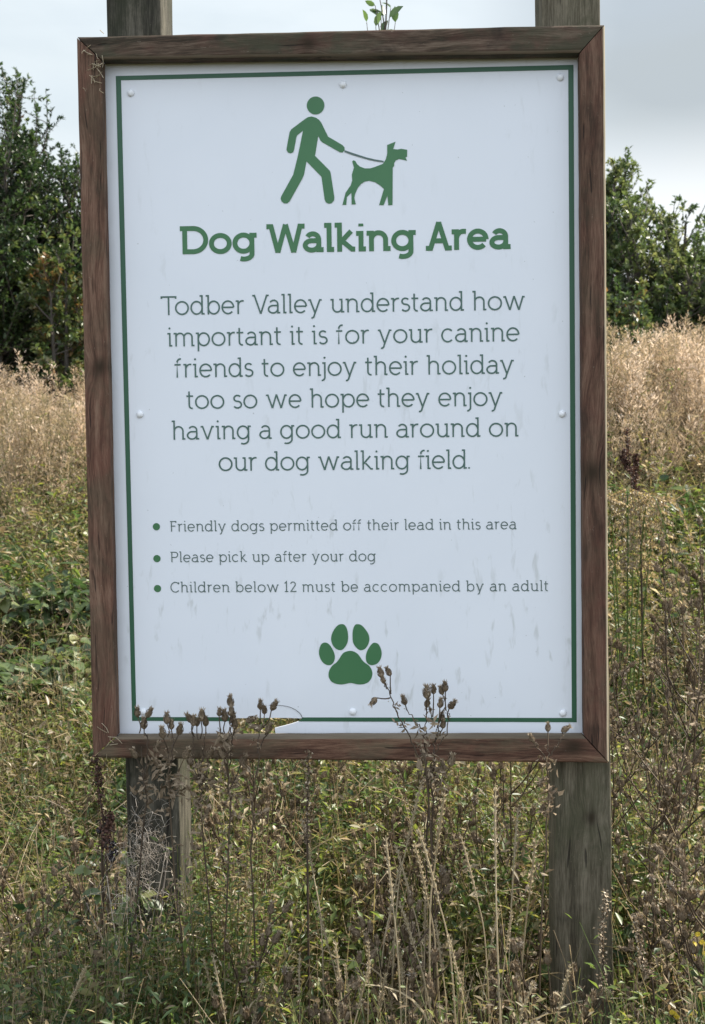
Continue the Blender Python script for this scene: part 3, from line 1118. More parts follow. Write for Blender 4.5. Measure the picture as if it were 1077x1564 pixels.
# ------------------------------------------------------------------ trees
def make_tree(name, label, cx, cy, top, half_w, seed, n_main=7, shoots=46, leaf=(.048, .021), tint=(.15, .75), lean=0.0, per_shoot=24,
              flat_top=.0, mat='tree_leaf', bare=.15, group=None, tip_k=1.0):
    r_ = np.random.default_rng(seed)
    zb = float(ground_z(cx, cy)) - .05
    H = top - zb
    root = empty(name, (cx, cy, zb), label, 'tree', group)
    Bt, Bl = Batch(), Batch()
    for i in range(n_main):
        a = 2 * PI * (i + r_.uniform(-.3, .3)) / n_main
        sp = half_w * r_.uniform(.15, .75)
        hh = H * r_.uniform(.62, .9) * (1 - .25 * (sp / half_w) ** 2)
        tip = np.array([math.cos(a) * sp + lean * hh, math.sin(a) * sp * .8, hh])
        c0 = np.array([math.cos(a) * .07, math.sin(a) * .07, 0.0])
        mid = c0 * .5 + tip * np.array([.38, .38, .5]) + r_.normal(0, .06, 3)
        mc = curve([c0, mid, tip], 16)
        tubes(Bt, mc[None], np.linspace(.042, .009, 16)[None] * r_.uniform(.7, 1.1), r_.uniform(.2, .8), 6)
        for s in range(shoots):
            t = r_.uniform(.22, 1.0) ** .8
            k = t * 15
            k0 = min(int(k), 14)
            p = mc[k0] + (mc[k0 + 1] - mc[k0]) * (k - k0)
            az = r_.uniform(0, 2 * PI)
            up = r_.uniform(.15, 1.1) + .7 * max(0, t - .8) * 5
            d = unit(np.array([math.cos(az), math.sin(az), up]))
            L = r_.uniform(.22, .62) * (half_w / 1.0) ** .5 * (1.15 - .35 * t)
            if t > .93:
                L *= r_.uniform(.8, 1.7) * tip_k
                d = unit(d + np.array([0, 0, 1.2 * tip_k]))
            e = p + d * L + np.array([0, 0, .12 * L])
            c = curve([p, p + d * L * .5 + r_.normal(0, .03, 3), e], 7)
            tubes(Bt, c[None], np.linspace(.0075, .0022, 7)[None], r_.uniform(.2, .9), 3)
            if r_.uniform() < bare * .6:
                continue
            # twigs off the shoot, leaves along the twigs
            segs = [c]
            for q in range(2):
                t2 = r_.uniform(.3, .95)
                p2 = c[min(int(t2 * 6), 5)]
                d2 = unit(unit(e - p) + r_.normal(0, .55, 3))
                L2 = L * r_.uniform(.3, .6)
                c2 = curve([p2, p2 + d2 * L2 * .5, p2 + d2 * L2 + np.array([0, 0, .05 * L2])], 5)
                tubes(Bt, c2[None], np.linspace(.004, .0015, 5)[None], r_.uniform(.2, .9), 3)
                segs.append(c2)
            base_t = r_.uniform(*tint)
            for c_ in segs:
                n = int(per_shoot * (1 if c_ is c else .55) * r_.uniform(.7, 1.2))
                tt = r_.uniform(.15, 1, n) ** .65
                tt[:5] = r_.uniform(.93, 1, min(5, n))
                kk = tt * (len(c_) - 1)
                i0 = np.minimum(kk.astype(int), len(c_) - 2)
                P = c_[i0] + (c_[i0 + 1] - c_[i0]) * (kk - i0)[:, None]
                ax = unit(c_[-1] - c_[0])
                D = unit(ax * .55 + r_.normal(0, .62, (n, 3)) + np.array([0, 0, .12]))
                N = unit(r_.normal(0, .45, (n, 3)) + np.array([0, 0, 1.0]))
                sz = r_.uniform(.65, 1.15, n)
                kites(Bl, P, D, N, leaf[0] * sz, leaf[1] * sz, .22, np.clip(base_t + r_.normal(0, .09, n), 0, 1))
    Bt.build('trunk', MAT['bark'], root)
    Bl.build('crown', MAT[mat], root)
    return root


def tree_at(px, ptop, Y, width_px, *a, **k):
    p = at(px, ptop, Y)
    d = Y - CAM_C[1]
    return a, dict(cx=p[0], cy=Y, top=p[2], half_w=width_px / FPX * d / 2, **k)


def T_(name, label, px, ptop, Y, wpx, seed, **k):
    p = at(px, ptop, Y)
    d = Y - CAM_C[1]
    return make_tree(name, label, p[0], Y, p[2], wpx / FPX * d / 2, seed, **k)


T_('bushy_tree', 'tall dark leafy tree at the left edge with upright tips against sky', -25, 100, 7.3, 330, 11, n_main=11, shoots=80, tint=(.10, .70), per_shoot=30)
T_('bushy_tree', 'dark tree touching the upper left of the frame, lower than its neighbour', 100, 165, 7.9, 300, 12, n_main=11, shoots=76, tint=(.15, .78), per_shoot=30)
T_('shrub', 'low olive green shrub in front of the dark left trees', 98, 330, 6.9, 130, 13, n_main=6, shoots=30, tint=(.55, .95), leaf=(.055, .028))
T_('bushy_tree', 'leafy tree rising directly behind the right side of the frame', 908, 192, 8.4, 230, 14, n_main=9, shoots=62, tint=(.2, .9), mat='light_leaf', tip_k=.6, leaf=(.050, .022))
T_('bushy_tree', 'rounded open tree at the right edge, white sky showing through it', 1035, 262, 8.0, 340, 15, n_main=13, shoots=44, tint=(.15, .9), leaf=(.056, .027), bare=.3, mat='light_leaf', tip_k=.6)
T_('shrub', 'low yellowish green bush at the foot of the right trees beside the frame', 955, 425, 7.0, 130, 16, n_main=6, shoots=36, tint=(.55, .9), leaf=(.052, .026))
T_('shrub', 'dark low hedge bush at the far right behind the tan grass', 1095, 455, 9.2, 190, 17, n_main=8, shoots=40, tint=(.2, .6))
T_('shrub', 'dark bush behind the pale grass at the left edge', 20, 430, 7.8, 190, 18, n_main=8, shoots=40, tint=(.1, .6))
T_('shrub', 'brown tinged bush between the two right trees low down', 1000, 440, 7.6, 110, 19, n_main=6, shoots=30, tint=(.3, .95), bare=.35)


def make_sapling():
    tip = at(592, -42, 1.2)
    zb = float(ground_z(tip[0], 1.2)) - .03
    root = empty('sapling', (tip[0] - .02, 1.2, zb), 'slender green sapling whose tip shows above the middle of the top rail', 'tree')
    o = np.array([tip[0] - .02, 1.2, zb])
    Bt, Bl = Batch(), Batch()
    r_ = np.random.default_rng(5)
    stem = curve([(0, 0, 0), (.03, .02, .9), (-.01, 0, 1.8), tip - o], 30)
    tubes(Bt, stem[None], np.linspace(.010, .002, 30)[None], .6, 6)
    # side shoots, the top ones placed where the tip shows
    ends = [(at(573, 8, 1.17), .93), (at(560, 33, 1.22), .80), (at(597, 12, 1.2), .90), (at(604, 34, 1.24), .84), (at(574, 40, 1.18), .83), (at(578, -12, 1.2), .95), (at(582, 24, 1.19), .88)]
    for e, t in ends:
        p = stem[int(t * 29)]
        c = curve([p, (p + (e - o)) / 2 + np.array([0, 0, .01]), e - o], 6)
        tubes(Bt, c[None], np.linspace(.0025, .001, 6)[None], .7, 3)
        n = 3
        P = c[[2, 4, 5]]
        D = unit((e - o - p) + r_.normal(0, .02, (n, 3)))
        D = unit(D + r_.normal(0, .5, (n, 3)))
        N = unit(np.array([0, -.7, .5]) + r_.normal(0, .45, (n, 3)))
        sz = r_.uniform(.7, 1.15, n)
        oval_leaves(Bl, P, D, N, .042 * sz, .021 * sz, .22, r_.uniform(.15, .75, n))
    for k in range(26):
        t = r_.uniform(.35, .8)
        p = stem[int(t * 29)]
        d = unit(np.array([r_.normal(), r_.normal(), .4]))
        c = curve([p, p + d * .08, p + d * .17], 5)
        tubes(Bt, c[None], np.linspace(.0025, .001, 5)[None], .7, 3)
        n = 6
        P = c[r_.integers(1, 5, n)]
        D = unit(d + r_.normal(0, .6, (n, 3)))
        oval_leaves(Bl, P, D, unit(np.array([0, 0, 1.0]) + r_.normal(0, .4, (n, 3))), .042 * r_.uniform(.7, 1.1, n), .02, .2, r_.uniform(0, .8, n))
    Bt.build('trunk', MAT['bark'], root)
    Bl.build('crown', MAT['sapling_leaf'], root, smooth=True)


make_sapling()

# ------------------------------------------------------------------ ground cover nobody could count
def post_clear(x, y, m=.03):
    return ~(((np.abs(x + .375) < .058 + m) | (np.abs(x - .425) < .062 + m)) & (y > -.03 - m) & (y < .14 + m))


def scatter(n, x0, x1, y0, y1, power=1.0):
    x = rng.uniform(x0, x1, n)
    y = y0 + (y1 - y0) * rng.uniform(0, 1, n) ** power
    k = post_clear(x, y)
    return x[k], y[k]


def weeds(B, x, y, h, M, leafL, ratio, tint, tj=.07, lean=.18, stem_r=.0016, low=.12, dead=.28):
    """leafy stems: every stem carries M small leaves; about a quarter have died back"""
    n = len(x)
    tint = np.where(rng.uniform(size=n) < dead, np.clip(rng.normal(.80, .07, n), 0, .98), tint)
    z = ground_z(x, y)
    P0 = np.stack([x, y, z], 1)
    ln = rng.normal(0, lean, (n, 2))
    h = np.broadcast_to(h, (n,))
    K = 5
    ts = np.linspace(0, 1, K)
    C = np.stack([P0 + np.stack([ln[:, 0] * h * t ** 1.5, ln[:, 1] * h * t ** 1.5, h * t], 1) for t in ts], 1)
    tubes(B, C, np.linspace(stem_r, stem_r * .4, K)[None] * np.ones((n, 1)), tint + .12, 3)
    t = rng.uniform(low, 1.0, (n, M))
    az = np.arange(M)[None] * 2.4 + rng.uniform(0, 6.28, (n, 1)) + rng.normal(0, .3, (n, M))
    P = P0[:, None] + np.stack([ln[:, :1] * h[:, None] * t ** 1.5, ln[:, 1:] * h[:, None] * t ** 1.5, h[:, None] * t], -1)
    # some leaves sit on short side twigs, away from the stem
    off = np.abs(rng.normal(0, .022, (n, M)))
    P = P + np.stack([np.cos(az) * off, np.sin(az) * off, .3 * off], -1)
    el = rng.normal(.25, .45, (n, M))
    D = np.stack([np.cos(az) * np.cos(el), np.sin(az) * np.cos(el), np.sin(el)], -1)
    N = np.stack([-np.cos(az) * np.sin(el), -np.sin(az) * np.sin(el), np.cos(el)], -1) + rng.normal(0, .4, (n, M, 3))
    L = np.broadcast_to(leafL, (n,))[:, None] * rng.uniform(.55, 1.25, (n, M)) * (1.15 - .5 * t)
    tt = np.clip(tint[:, None] + rng.normal(0, tj, (n, M)) + np.where(rng.uniform(size=(n, M)) < .10, .35, 0) * (1 - t), 0, 1)
    r_ = np.broadcast_to(ratio, (n,))[:, None] * np.ones((n, M))
    kites(B, P.reshape(-1, 3), D.reshape(-1, 3), unit(N).reshape(-1, 3), L.ravel(), (L * r_).ravel(), .25, tt.ravel())


def patch(x, y, f, s):
    """slow variation over the ground, 0..1"""
    return .5 + .25 * (np.sin(x * f + s) + np.sin(y * f * 1.3 + 2.1 * s + 1.7 * np.sin(x * f * .6)))


def make_undergrowth():
    B = Batch()
    # in front of the board: lower by the posts so that they stay in view
    def front_h(x, y):
        h = .25 + .28 * np.clip(-y / .6, 0, 1) + rng.normal(0, .05, len(x))
        h = np.where((np.abs(x - .43) < .10) & (y > -.45), h * .78, h)
        h = np.where(x < -.3, h + .05, h)
        h = np.where((np.abs(x + .37) < .14) & (y > -.4), h + .16, h)
        return np.clip(h, .12, .62)
    x, y = scatter(2500, -1.15, 1.0, -.75, -.03)
    weeds(B, x, y, front_h(x, y), 36, rng.uniform(.018, .046, len(x)) * np.clip(1.25 + y, .65, 1), rng.uniform(.16, .45, len(x)), np.clip(.14 + .42 * patch(x, y, 5, 1) + rng.normal(0, .15, len(x)), 0, 1), .08, .22, .0012)
    x, y = scatter(800, -1.15, 1.0, -.65, -.03)
    weeds(B, x, y, front_h(x, y) * .95, 90, rng.uniform(.009, .014, len(x)), .2, np.clip(.16 + rng.normal(0, .08, len(x)), 0, 1), .06, .2, .0013)
    x, y = scatter(420, -.50, -.24, -.26, -.03)
    weeds(B, x, y, np.clip(.40 + .13 * patch(x, y, 9, 1) + rng.normal(0, .07, len(x)), .2, .60), 44, rng.uniform(.012, .028, len(x)), rng.uniform(.14, .4, len(x)), np.clip(.36 + rng.normal(0, .2, len(x)), 0, 1), .08, .16, .0012, .3)
    x, y = scatter(380, -.325, -.20, -.20, .16)
    weeds(B, x, y, np.clip(.46 + .14 * patch(x, y, 9, 1) + rng.normal(0, .07, len(x)), .2, .66), 44, rng.uniform(.014, .034, len(x)), rng.uniform(.14, .4, len(x)), np.clip(.40 + rng.normal(0, .2, len(x)), 0, 1), .08, .12, .0012, .25)
    # behind and under the board
    x, y = scatter(6800, -1.7, 1.55, .14, 2.3, .9)
    h = .32 + .16 * patch(x, y, 3, 2) + rng.normal(0, .08, len(x))
    weeds(B, x, y, np.clip(h, .15, .7), 28, rng.uniform(.018, .050, len(x)), rng.uniform(.18, .5, len(x)), np.clip(.15 + .44 * patch(x, y, 4, .4) + rng.normal(0, .16, len(x)), 0, 1), .08, .22, .0012)
    # up the bank
    x, y = scatter(5200, -3.0, 2.6, 2.2, 5.4)
    h = .38 + .2 * patch(x, y, 2, 3) + rng.normal(0, .1, len(x))
    weeds(B, x, y, np.clip(h, .15, .85), 24, rng.uniform(.026, .065, len(x)), rng.uniform(.16, .42, len(x)), np.clip(.24 + .48 * patch(x, y, 3, 5) + rng.normal(0, .16, len(x)), 0, 1), .08, .22, .0013)
    # broader leaves low down
    for n, x0, x1, y0, y1, za, zb_ in ((620, -1.15, 1.0, -.42, -.03, .12, .36), (1500, -1.7, 1.55, .14, 2.3, .12, .34), (1800, -3, 2.6, 2.3, 5, .15, .5)):
        x, y = scatter(n, x0, x1, y0, y1)
        n = len(x)
        P = np.stack([x, y, ground_z(x, y) + rng.uniform(za, zb_, n)], 1)
        D = np.stack([rng.normal(0, 1, n), rng.normal(0, 1, n), rng.normal(.2, .5, n)], 1)
        L = rng.uniform(.030, .060 if y1 < 2.5 else .085, n)
        oval_leaves(B, P, D, unit(rng.normal(0, .4, (n, 3)) + np.array([0, 0, 1.0])), L, L * rng.uniform(.35, .7, n), rng.uniform(.1, .4, n), np.clip(np.where(rng.uniform(size=n) < .15, .85, .25) + rng.normal(0, .12, n), 0, 1))
    # fine dead twigs and bents lying every way through the leaves
    for n, x0, x1, y0, y1, zz in ((2600, -1.15, 1.0, -.7, -.03, .45), (4200, -1.7, 1.55, .14, 2.3, .52), (2600, -3, 2.6, 2.3, 5, .6)):
        x, y = scatter(n, x0, x1, y0, y1)
        n = len(x)
        P = np.stack([x, y, ground_z(x, y) + rng.uniform(.08, zz, n) * (1 if y0 > 0 else .85)], 1)
        D = unit(np.stack([rng.normal(0, .7, n), rng.normal(0, .7, n), rng.normal(.5, .7, n)], 1)) * rng.uniform(.05, .22, n)[:, None]
        bend = rng.normal(0, .012, (n, 3))
        C = np.stack([P, P + D * .35 + bend, P + D * .7 + bend * 1.2, P + D], 1)
        tubes(B, C, np.full((n, 4), .0007) * rng.uniform(.7, 1.5, (n, 1)), rng.choice([.72, .8, .88, .95, 1.0], n), 3)
    o = B.build('undergrowth', MAT['weed_leaf'])
    tag(o, 'tangled green and brown weeds carpeting the ground around the posts', kind='stuff')


def make_grass():
    B = Batch()
    for n, x0, x1, y0, y1, hL, hH, tl, th in ((2200, -1.1, 1.0, -.75, -.03, .22, .5, .1, .9), (4200, -1.7, 1.55, .14, 2.3, .3, .6, .05, .85), (5200, -3, 2.6, 2.1, 5.4, .35, .8, .2, 1.0)):
        x, y = scatter(n, x0, x1, y0, y1)
        k = len(x)
        hh = rng.uniform(hL, hH, k)
        if y1 < 0:
            hh = np.where((np.abs(x - .43) < .10), hh * .6, hh)
        D = np.stack([rng.normal(0, .28, k), rng.normal(0, .28, k), np.ones(k)], 1)
        ribbons(B, np.stack([x, y, ground_z(x, y)], 1), D, hh, rng.uniform(.0025, .0055, k), rng.uniform(.05, .6, k), 6, rng.uniform(tl, th, k))
    for n, x0, x1, y0, y1, hL, hH in ((1100, -1.1, 1.0, -.6, -.03, .30, .62), (1500, -1.7, 1.55, .14, 2.0, .35, .7)):
        x, y = scatter(n, x0, x1, y0, y1)                # thin upright straw bents
        k = len(x)
        hh = rng.uniform(hL, hH, k)
        if y1 < 0:
            hh = np.where(np.abs(x - .43) < .09, hh * .6, hh)
        D = np.stack([rng.normal(0, .13, k), rng.normal(0, .13, k), np.ones(k)], 1)
        ribbons(B, np.stack([x, y, ground_z(x, y)], 1), D, hh, rng.uniform(.0018, .0032, k), rng.uniform(.0, .2, k), 6, rng.uniform(.72, 1.0, k))
    o = B.build('grass_blades', MAT['grass_blade'])
    tag(o, 'long green and straw coloured grass blades bending among the weeds', kind='stuff')


def plume_clumps(B):
    """tufts of tall fluffy seed spires that stand above the rest"""
    nc = 120
    cx = rng.uniform(-3.6, 3.1, nc)
    cy = np.where(cx < 0, 4.3, 3.8) + rng.uniform(0, 1, nc) ** .8 * np.where(cx < 0, 2.3, 2.8)
    # the tufts that stand out at either side of the board
    mark = [(85, 578, 4.3, .15), (48, 598, 4.0, .13), (122, 600, 4.6, .12), (8, 625, 4.1, .18), (-20, 590, 4.8, .2),
            (985, 490, 4.8, .15), (1036, 488, 5.0, .2), (945, 512, 4.4, .14), (1072, 500, 4.7, .16)]
    mp_ = [at(a, b, c) for a, b, c, _ in mark]
    cx = np.concatenate([[p[0] for p in mp_], cx])
    cy = np.concatenate([[p[1] for p in mp_], cy])
    for i in range(len(cx)):
        n = int(rng.integers(14, 30)) if i >= len(mark) else 38
        r_ = rng.uniform(.08, .22) if i >= len(mark) else mark[i][3]
        x = cx[i] + rng.normal(0, r_, n)
        y = cy[i] + rng.normal(0, r_, n)
        z = ground_z(x, y)
        hc = rng.uniform(.55, 1.16) * (1.0 if cy[i] > 4.3 else .82) * (.78 if cx[i] < 0 else 1.0)
        if i < len(mark):
            hc = mp_[i][2] - float(ground_z(cx[i], cy[i]))
        h = hc * (1 - .9 * ((x - cx[i]) ** 2 + (y - cy[i]) ** 2) / (r_ * 2.6) ** 2).clip(.5, 1) * rng.uniform(.85, 1.05, n)
        tint = np.clip(rng.uniform(.38, .92) + rng.normal(0, .07, n), 0, 1)
        lx, ly = rng.normal(0, .10, n), rng.normal(0, .10, n)
        K = 5
        C = np.stack([np.stack([x + lx * h * t * t, y + ly * h * t * t, z + h * t], 1) for t in np.linspace(0, 1, K)], 1)
        tubes(B, C, np.linspace(.003, .0012, K)[None] * np.ones((n, 1)), np.clip(tint - .3, 0, 1), 3)
        M = 110
        t = rng.uniform(.55, 1.0, (n, M))
        az = rng.uniform(0, 6.28, (n, M))
        w = np.abs(rng.normal(0, .040, (n, M))) * (1.15 - t) * 2.0
        P = np.stack([x[:, None] + lx[:, None] * h[:, None] * t * t + np.cos(az) * w, y[:, None] + ly[:, None] * h[:, None] * t * t + np.sin(az) * w, z[:, None] + h[:, None] * t + w * .8], -1)
        D = np.stack([np.cos(az) * .6, np.sin(az) * .6, rng.normal(.7, .4, (n, M))], -1)
        kites(B, P.reshape(-1, 3), D.reshape(-1, 3), rng.normal(0, 1, (n * M, 3)), rng.uniform(.012, .038, n * M), rng.uniform(.003, .008, n * M), .3,
              np.clip(np.repeat(tint, M) + rng.normal(0, .13, n * M), 0, 1))
        M = 16
        t = rng.uniform(.05, .6, (n, M))
        az = rng.uniform(0, 6.28, (n, M))
        P = np.stack([x[:, None] + lx[:, None] * h[:, None] * t * t, y[:, None] + ly[:, None] * h[:, None] * t * t, z[:, None] + h[:, None] * t], -1)
        D = np.stack([np.cos(az), np.sin(az), rng.normal(.1, .5, (n, M))], -1)
        kites(B, P.reshape(-1, 3), D.reshape(-1, 3), rng.normal(0, .5, (n * M, 3)) + np.array([0, 0, 1.0]), rng.uniform(.04, .08, n * M), .011, .3, rng.uniform(.0, .6, n * M))


def make_tan_grass():
    """feathery dry grass on top of the bank"""
    B = Batch()
    plume_clumps(B)
    x, y = scatter(5600, -3.9, 3.3, 3.5, 6.9)
    keep = (patch(x, y, 3.1, 1) > .34) & (y > np.where(x < 0, 4.7, 4.0) + rng.normal(0, .35, len(x)))
    x, y = x[keep], y[keep]
    n = len(x)
    z = ground_z(x, y)
    h = (.52 + .40 * patch(x, y, 2.6, 4)) * rng.uniform(.62, 1.15, n) * np.where(x < 0, .70, 1.0)
    tint = np.clip(.50 + .45 * (patch(x, y, 2.8, 2) - .5) + rng.normal(0, .13, n), .08, 1)
    ln = rng.normal(0, .12, (n, 2))
    K = 5
    C = np.stack([np.stack([x + ln[:, 0] * h * t * t, y + ln[:, 1] * h * t * t, z + h * t], 1) for t in np.linspace(0, 1, K)], 1)
    tubes(B, C, np.linspace(.0022, .0009, K)[None] * np.ones((n, 1)), np.clip(tint - .12, 0, 1), 3)
    # plume: fine drooping sprays on the upper third
    M = 60
    t = rng.uniform(.62, 1.0, (n, M))
    P = np.stack([x[:, None] + ln[:, :1] * h[:, None] * t * t, y[:, None] + ln[:, 1:] * h[:, None] * t * t, z[:, None] + h[:, None] * t], -1)
    az = rng.uniform(0, 6.28, (n, M))
    D = np.stack([np.cos(az) * .55, np.sin(az) * .55, np.full((n, M), .8)], -1)
    P = P + np.stack([np.cos(az), np.sin(az), np.zeros((n, M))], -1) * (np.abs(rng.normal(0, .014, (n, M))) * (1.25 - t) * 2.2)[..., None]
    L = rng.uniform(.014, .045, (n, M)) * (1.35 - t)[:, :] * 1.6
    kites(B, P.reshape(-1, 3), D.reshape(-1, 3), rng.normal(0, 1, (n * M, 3)), L.ravel(), rng.uniform(.0024, .0055, n * M), .2,
          np.clip(np.repeat(tint, M) + rng.normal(0, .1, n * M), 0, 1))
    # leaves of the grass lower down
    M = 5
    t = rng.uniform(.05, .6, (n, M))
    P = np.stack([x[:, None] + ln[:, :1] * h[:, None] * t * t, y[:, None] + ln[:, 1:] * h[:, None] * t * t, z[:, None] + h[:, None] * t], -1).reshape(-1, 3)
    k = len(P)
    D = np.stack([rng.normal(0, .5, k), rng.normal(0, .5, k), np.ones(k)], 1)
    ribbons(B, P, D, rng.uniform(.15, .4, k), rng.uniform(.003, .006, k), rng.uniform(.2, .8, k), 4, np.clip(np.repeat(tint, M) - rng.uniform(0, .5, k), 0, 1))
    o = B.build('dry_grass', MAT['tan_grass'])
    tag(o, 'pale tan feathery dry grass along the top of the bank', kind='stuff')


make_undergrowth()
make_grass()
make_tan_grass()

# ------------------------------------------------------------------ thistles gone to seed
def head_mesh(seed):
    r_ = np.random.default_rng(seed)
    B = Batch()
    Ls = .021
    prof = [(0, .0012), (.06, .0042), (.18, .0066), (.34, .0072), (.50, .0060), (.66, .0044), (.80, .0038), (.92, .0046), (1.0, .0040)]
    c = np.array([[0, 0, Ls * t] for t, _ in prof])
    prof = [(t_, w_ * .76) for t_, w_ in prof]
    rad = np.array([w for _, w in prof]) * r_.uniform(.88, 1.12, len(prof))
    tubes(B, c[None], rad[None], .38, 8)
    n = 64
    t = r_.uniform(.05, .72, n)
    az = r_.uniform(0, 2 * PI, n)
    rr = np.interp(t, [p[0] for p in prof], [p[1] for p in prof])
    P = np.stack([np.cos(az) * rr, np.sin(az) * rr, t * Ls], 1)
    out = np.stack([np.cos(az), np.sin(az), np.zeros(n)], 1)
    kites(B, P, out * .35 + np.array([0, 0, 1.0]), out, r_.uniform(.004, .006, n), .0026, .3, np.clip(r_.normal(.45, .2, n), 0, .95))
    n = 30
    az = r_.uniform(0, 2 * PI, n)
    P = np.stack([np.cos(az) * .0035, np.sin(az) * .0035, np.full(n, Ls * .9)], 1)
    out = np.stack([np.cos(az), np.sin(az), np.zeros(n)], 1)
    kites(B, P, out * r_.uniform(.1, .7, (n, 1)) + np.array([0, 0, 1.0]), out, r_.uniform(.003, .008, n), .0013, .2, r_.uniform(.5, 1, n))
    return B.mesh('seed_head')


HEADS = [head_mesh(30 + k) for k in range(4)]
for h_ in HEADS:
    h_.materials.append(MAT['thistle_head_brown'])


def fluffy_mesh(seed):
    r_ = np.random.default_rng(seed)
    B = Batch()
    n = 90
    D = unit(r_.normal(0, 1, (n, 3)) + np.array([0, 0, .9]))
    kites(B, np.zeros((n, 3)) + np.array([0, 0, .012]), D, r_.normal(0, 1, (n, 3)), r_.uniform(.006, .013, n), .0011, .2, r_.uniform(.2, 1, n))
    return B.mesh('seed_fluff')


FLUFF = fluffy_mesh(3)
FLUFF.materials.append(MAT['fluff'])


def put_head(root, p, axis, size, k, fluffy=False):
    o = bpy.data.objects.new('seed_head', HEADS[k % 4])
    COL.objects.link(o)
    o.parent = root
    q = Vector(axis).to_track_quat('Z', 'Y').to_matrix().to_4x4()
    o.matrix_local = Matrix.Translation(Vector(p)) @ q @ Matrix.Rotation(random.uniform(0, 6), 4, 'Z') @ Matrix.Scale(size * .88, 4)
    if fluffy:
        f = bpy.data.objects.new('seed_fluff', FLUFF)
        COL.objects.link(f)
        f.parent = o
    return o


def thorn_leaves(B, c, n, r_, tint=(.2, .8), size=(.02, .055), t0=.1, t1=.9):
    t = r_.uniform(t0, t1, n) * (len(c) - 1)
    i0 = np.minimum(t.astype(int), len(c) - 2)
    P = c[i0] + (c[i0 + 1] - c[i0]) * (t - i0)[:, None]
    az = r_.uniform(0, 2 * PI, n)
    for j in range(n):                          # a shrivelled leaf: a crumpled strip with little points
        L = r_.uniform(*size)
        d = np.array([math.cos(az[j]), math.sin(az[j]), r_.uniform(-.6, .6)])
        m_ = curve([P[j], P[j] + d * L * .5 + np.array([0, 0, .15 * L]), P[j] + d * L * .8 + np.array([0, 0, -r_.uniform(.1, .6) * L])], 6)
        k = 7
        ii = r_.integers(0, 5, k)
        D = unit(np.gradient(m_, axis=0)[ii] + r_.normal(0, .012, (k, 3)) * 40 * L)
        kites(B, m_[ii], D, r_.normal(0, 1, (k, 3)), L * r_.uniform(.3, .55, k), L * .16, .35, r_.uniform(*tint, k))


def thistle_from(label, Y, base, stems, heads, seed, cat='thistle', group=None, leaves=14):
    """a thistle measured stem by stem: pixel traces set its size and lean, each stem keeps its own depth"""
    r_ = np.random.default_rng(seed)
    b = at(*base, Y)
    zg = float(ground_z(b[0], Y))
    org = np.array([b[0], Y, zg - .01])
    root = empty('thistle', org, label, cat, group)
    Bs, Bl = Batch(), Batch()
    for s in stems:
        dep = [Y + r_.normal(0, .006) for _ in s]
        pts = [at(px, py, d_) - org for (px, py), d_ in zip(s, dep)]
        if s[0] == base:
            pts = [np.array([r_.normal(0, .045), 0, 0]), pts[0] * np.array([.4, 1, .5]) + np.array([r_.normal(0, .022), 0, 0])] + pts
        n = max(6, 4 * len(pts))
        c = curve(pts, n)
        c[1:-1] += r_.normal(0, .0016, (n - 2, 3))
        big = s[0] == base
        tubes(Bs, c[None], np.linspace(.0019 if big else .0012, .0008, n)[None], r_.uniform(.2, .7), 5)
        thorn_leaves(Bl, c, leaves if big else 1, r_, size=(.015, .045) if big else (.008, .014))
    for i, (hx, hy, tilt, size, jx, jy) in enumerate(heads):
        d_ = Y + r_.normal(0, .012)
        ctr = at(hx, hy, d_) - org
        a = R(tilt)
        ax = np.array([math.sin(a), r_.normal(-.1, .15), math.cos(a)])
        ax = ax / np.linalg.norm(ax)
        p = ctr - ax * .0105 * size
        j = at(jx, jy, Y) - org
        c = curve([j, (j + p) / 2 + np.array([r_.normal(0, .002), 0, -.002]), p + ax * .001], 8)
        tubes(Bs, c[None], np.linspace(.0012, .0009, 8)[None], r_.uniform(.2, .7), 4)
        thorn_leaves(Bl, c, 1, r_, size=(.006, .012), t0=0, t1=.5)
        put_head(root, p, ax, size, i + seed, fluffy=(size > 1.2))
    Bs.build('stem', MAT['dead_stem'], root)
    Bl.build('dead_leaves', MAT['thistle_head_brown'], root)
    return root


FR = 'seeding thistles in front of the bottom rail'
thistle_from('thin thistle with left leaning heads reaching up to the paw print', -.16, (652, 1185),
             [((652, 1185), (638, 1155), (623, 1119), (607, 1090), (597, 1062), (588, 1045))],
             [(581, 1026, -14, 1.0, 590, 1050), (585, 1037, -14, .8, 590, 1052), (593, 1025, -25, .9, 597, 1060), (570, 1072, -140, .9, 596, 1066)], 1, group=FR, leaves=6)
thistle_from('upright thistle with fluffy topmost head just right of the paw print', -.14, (655, 1230),
             [((655, 1230), (650, 1180), (649, 1140), (650, 1117), (651, 1090)), ((649, 1117), (634, 1102), (622, 1085))],
             [(652, 1056, 0, 1.25, 651, 1085), (653, 1073, 12, .9, 651, 1092), (617, 1069, -16, .95, 622, 1085)], 2, group=FR)
thistle_from('many headed thistle, tallest over the right half of the bottom rail', -.13, (661, 1250),
             [((661, 1250), (663, 1167), (665, 1135), (667, 1113)), ((665, 1135), (672, 1100), (680, 1080)), ((664, 1150), (682, 1118), (687, 1090))],
             [(662, 1052, -3, .95, 661, 1095), (673, 1073, 8, .95, 668, 1112), (680, 1048, -3, 1.0, 681, 1085), (674, 1054, -18, .85, 680, 1070), (691, 1076, 36, 1.05, 686, 1100),
              (675, 1094, -4, .9, 672, 1110), (677, 1105, 5, .9, 672, 1118), (657, 1083, -15, .5, 664, 1110), (690, 1160, 12, 1.2, 672, 1200), (676, 1170, -10, 1.0, 668, 1200)], 3, group=FR, leaves=26)
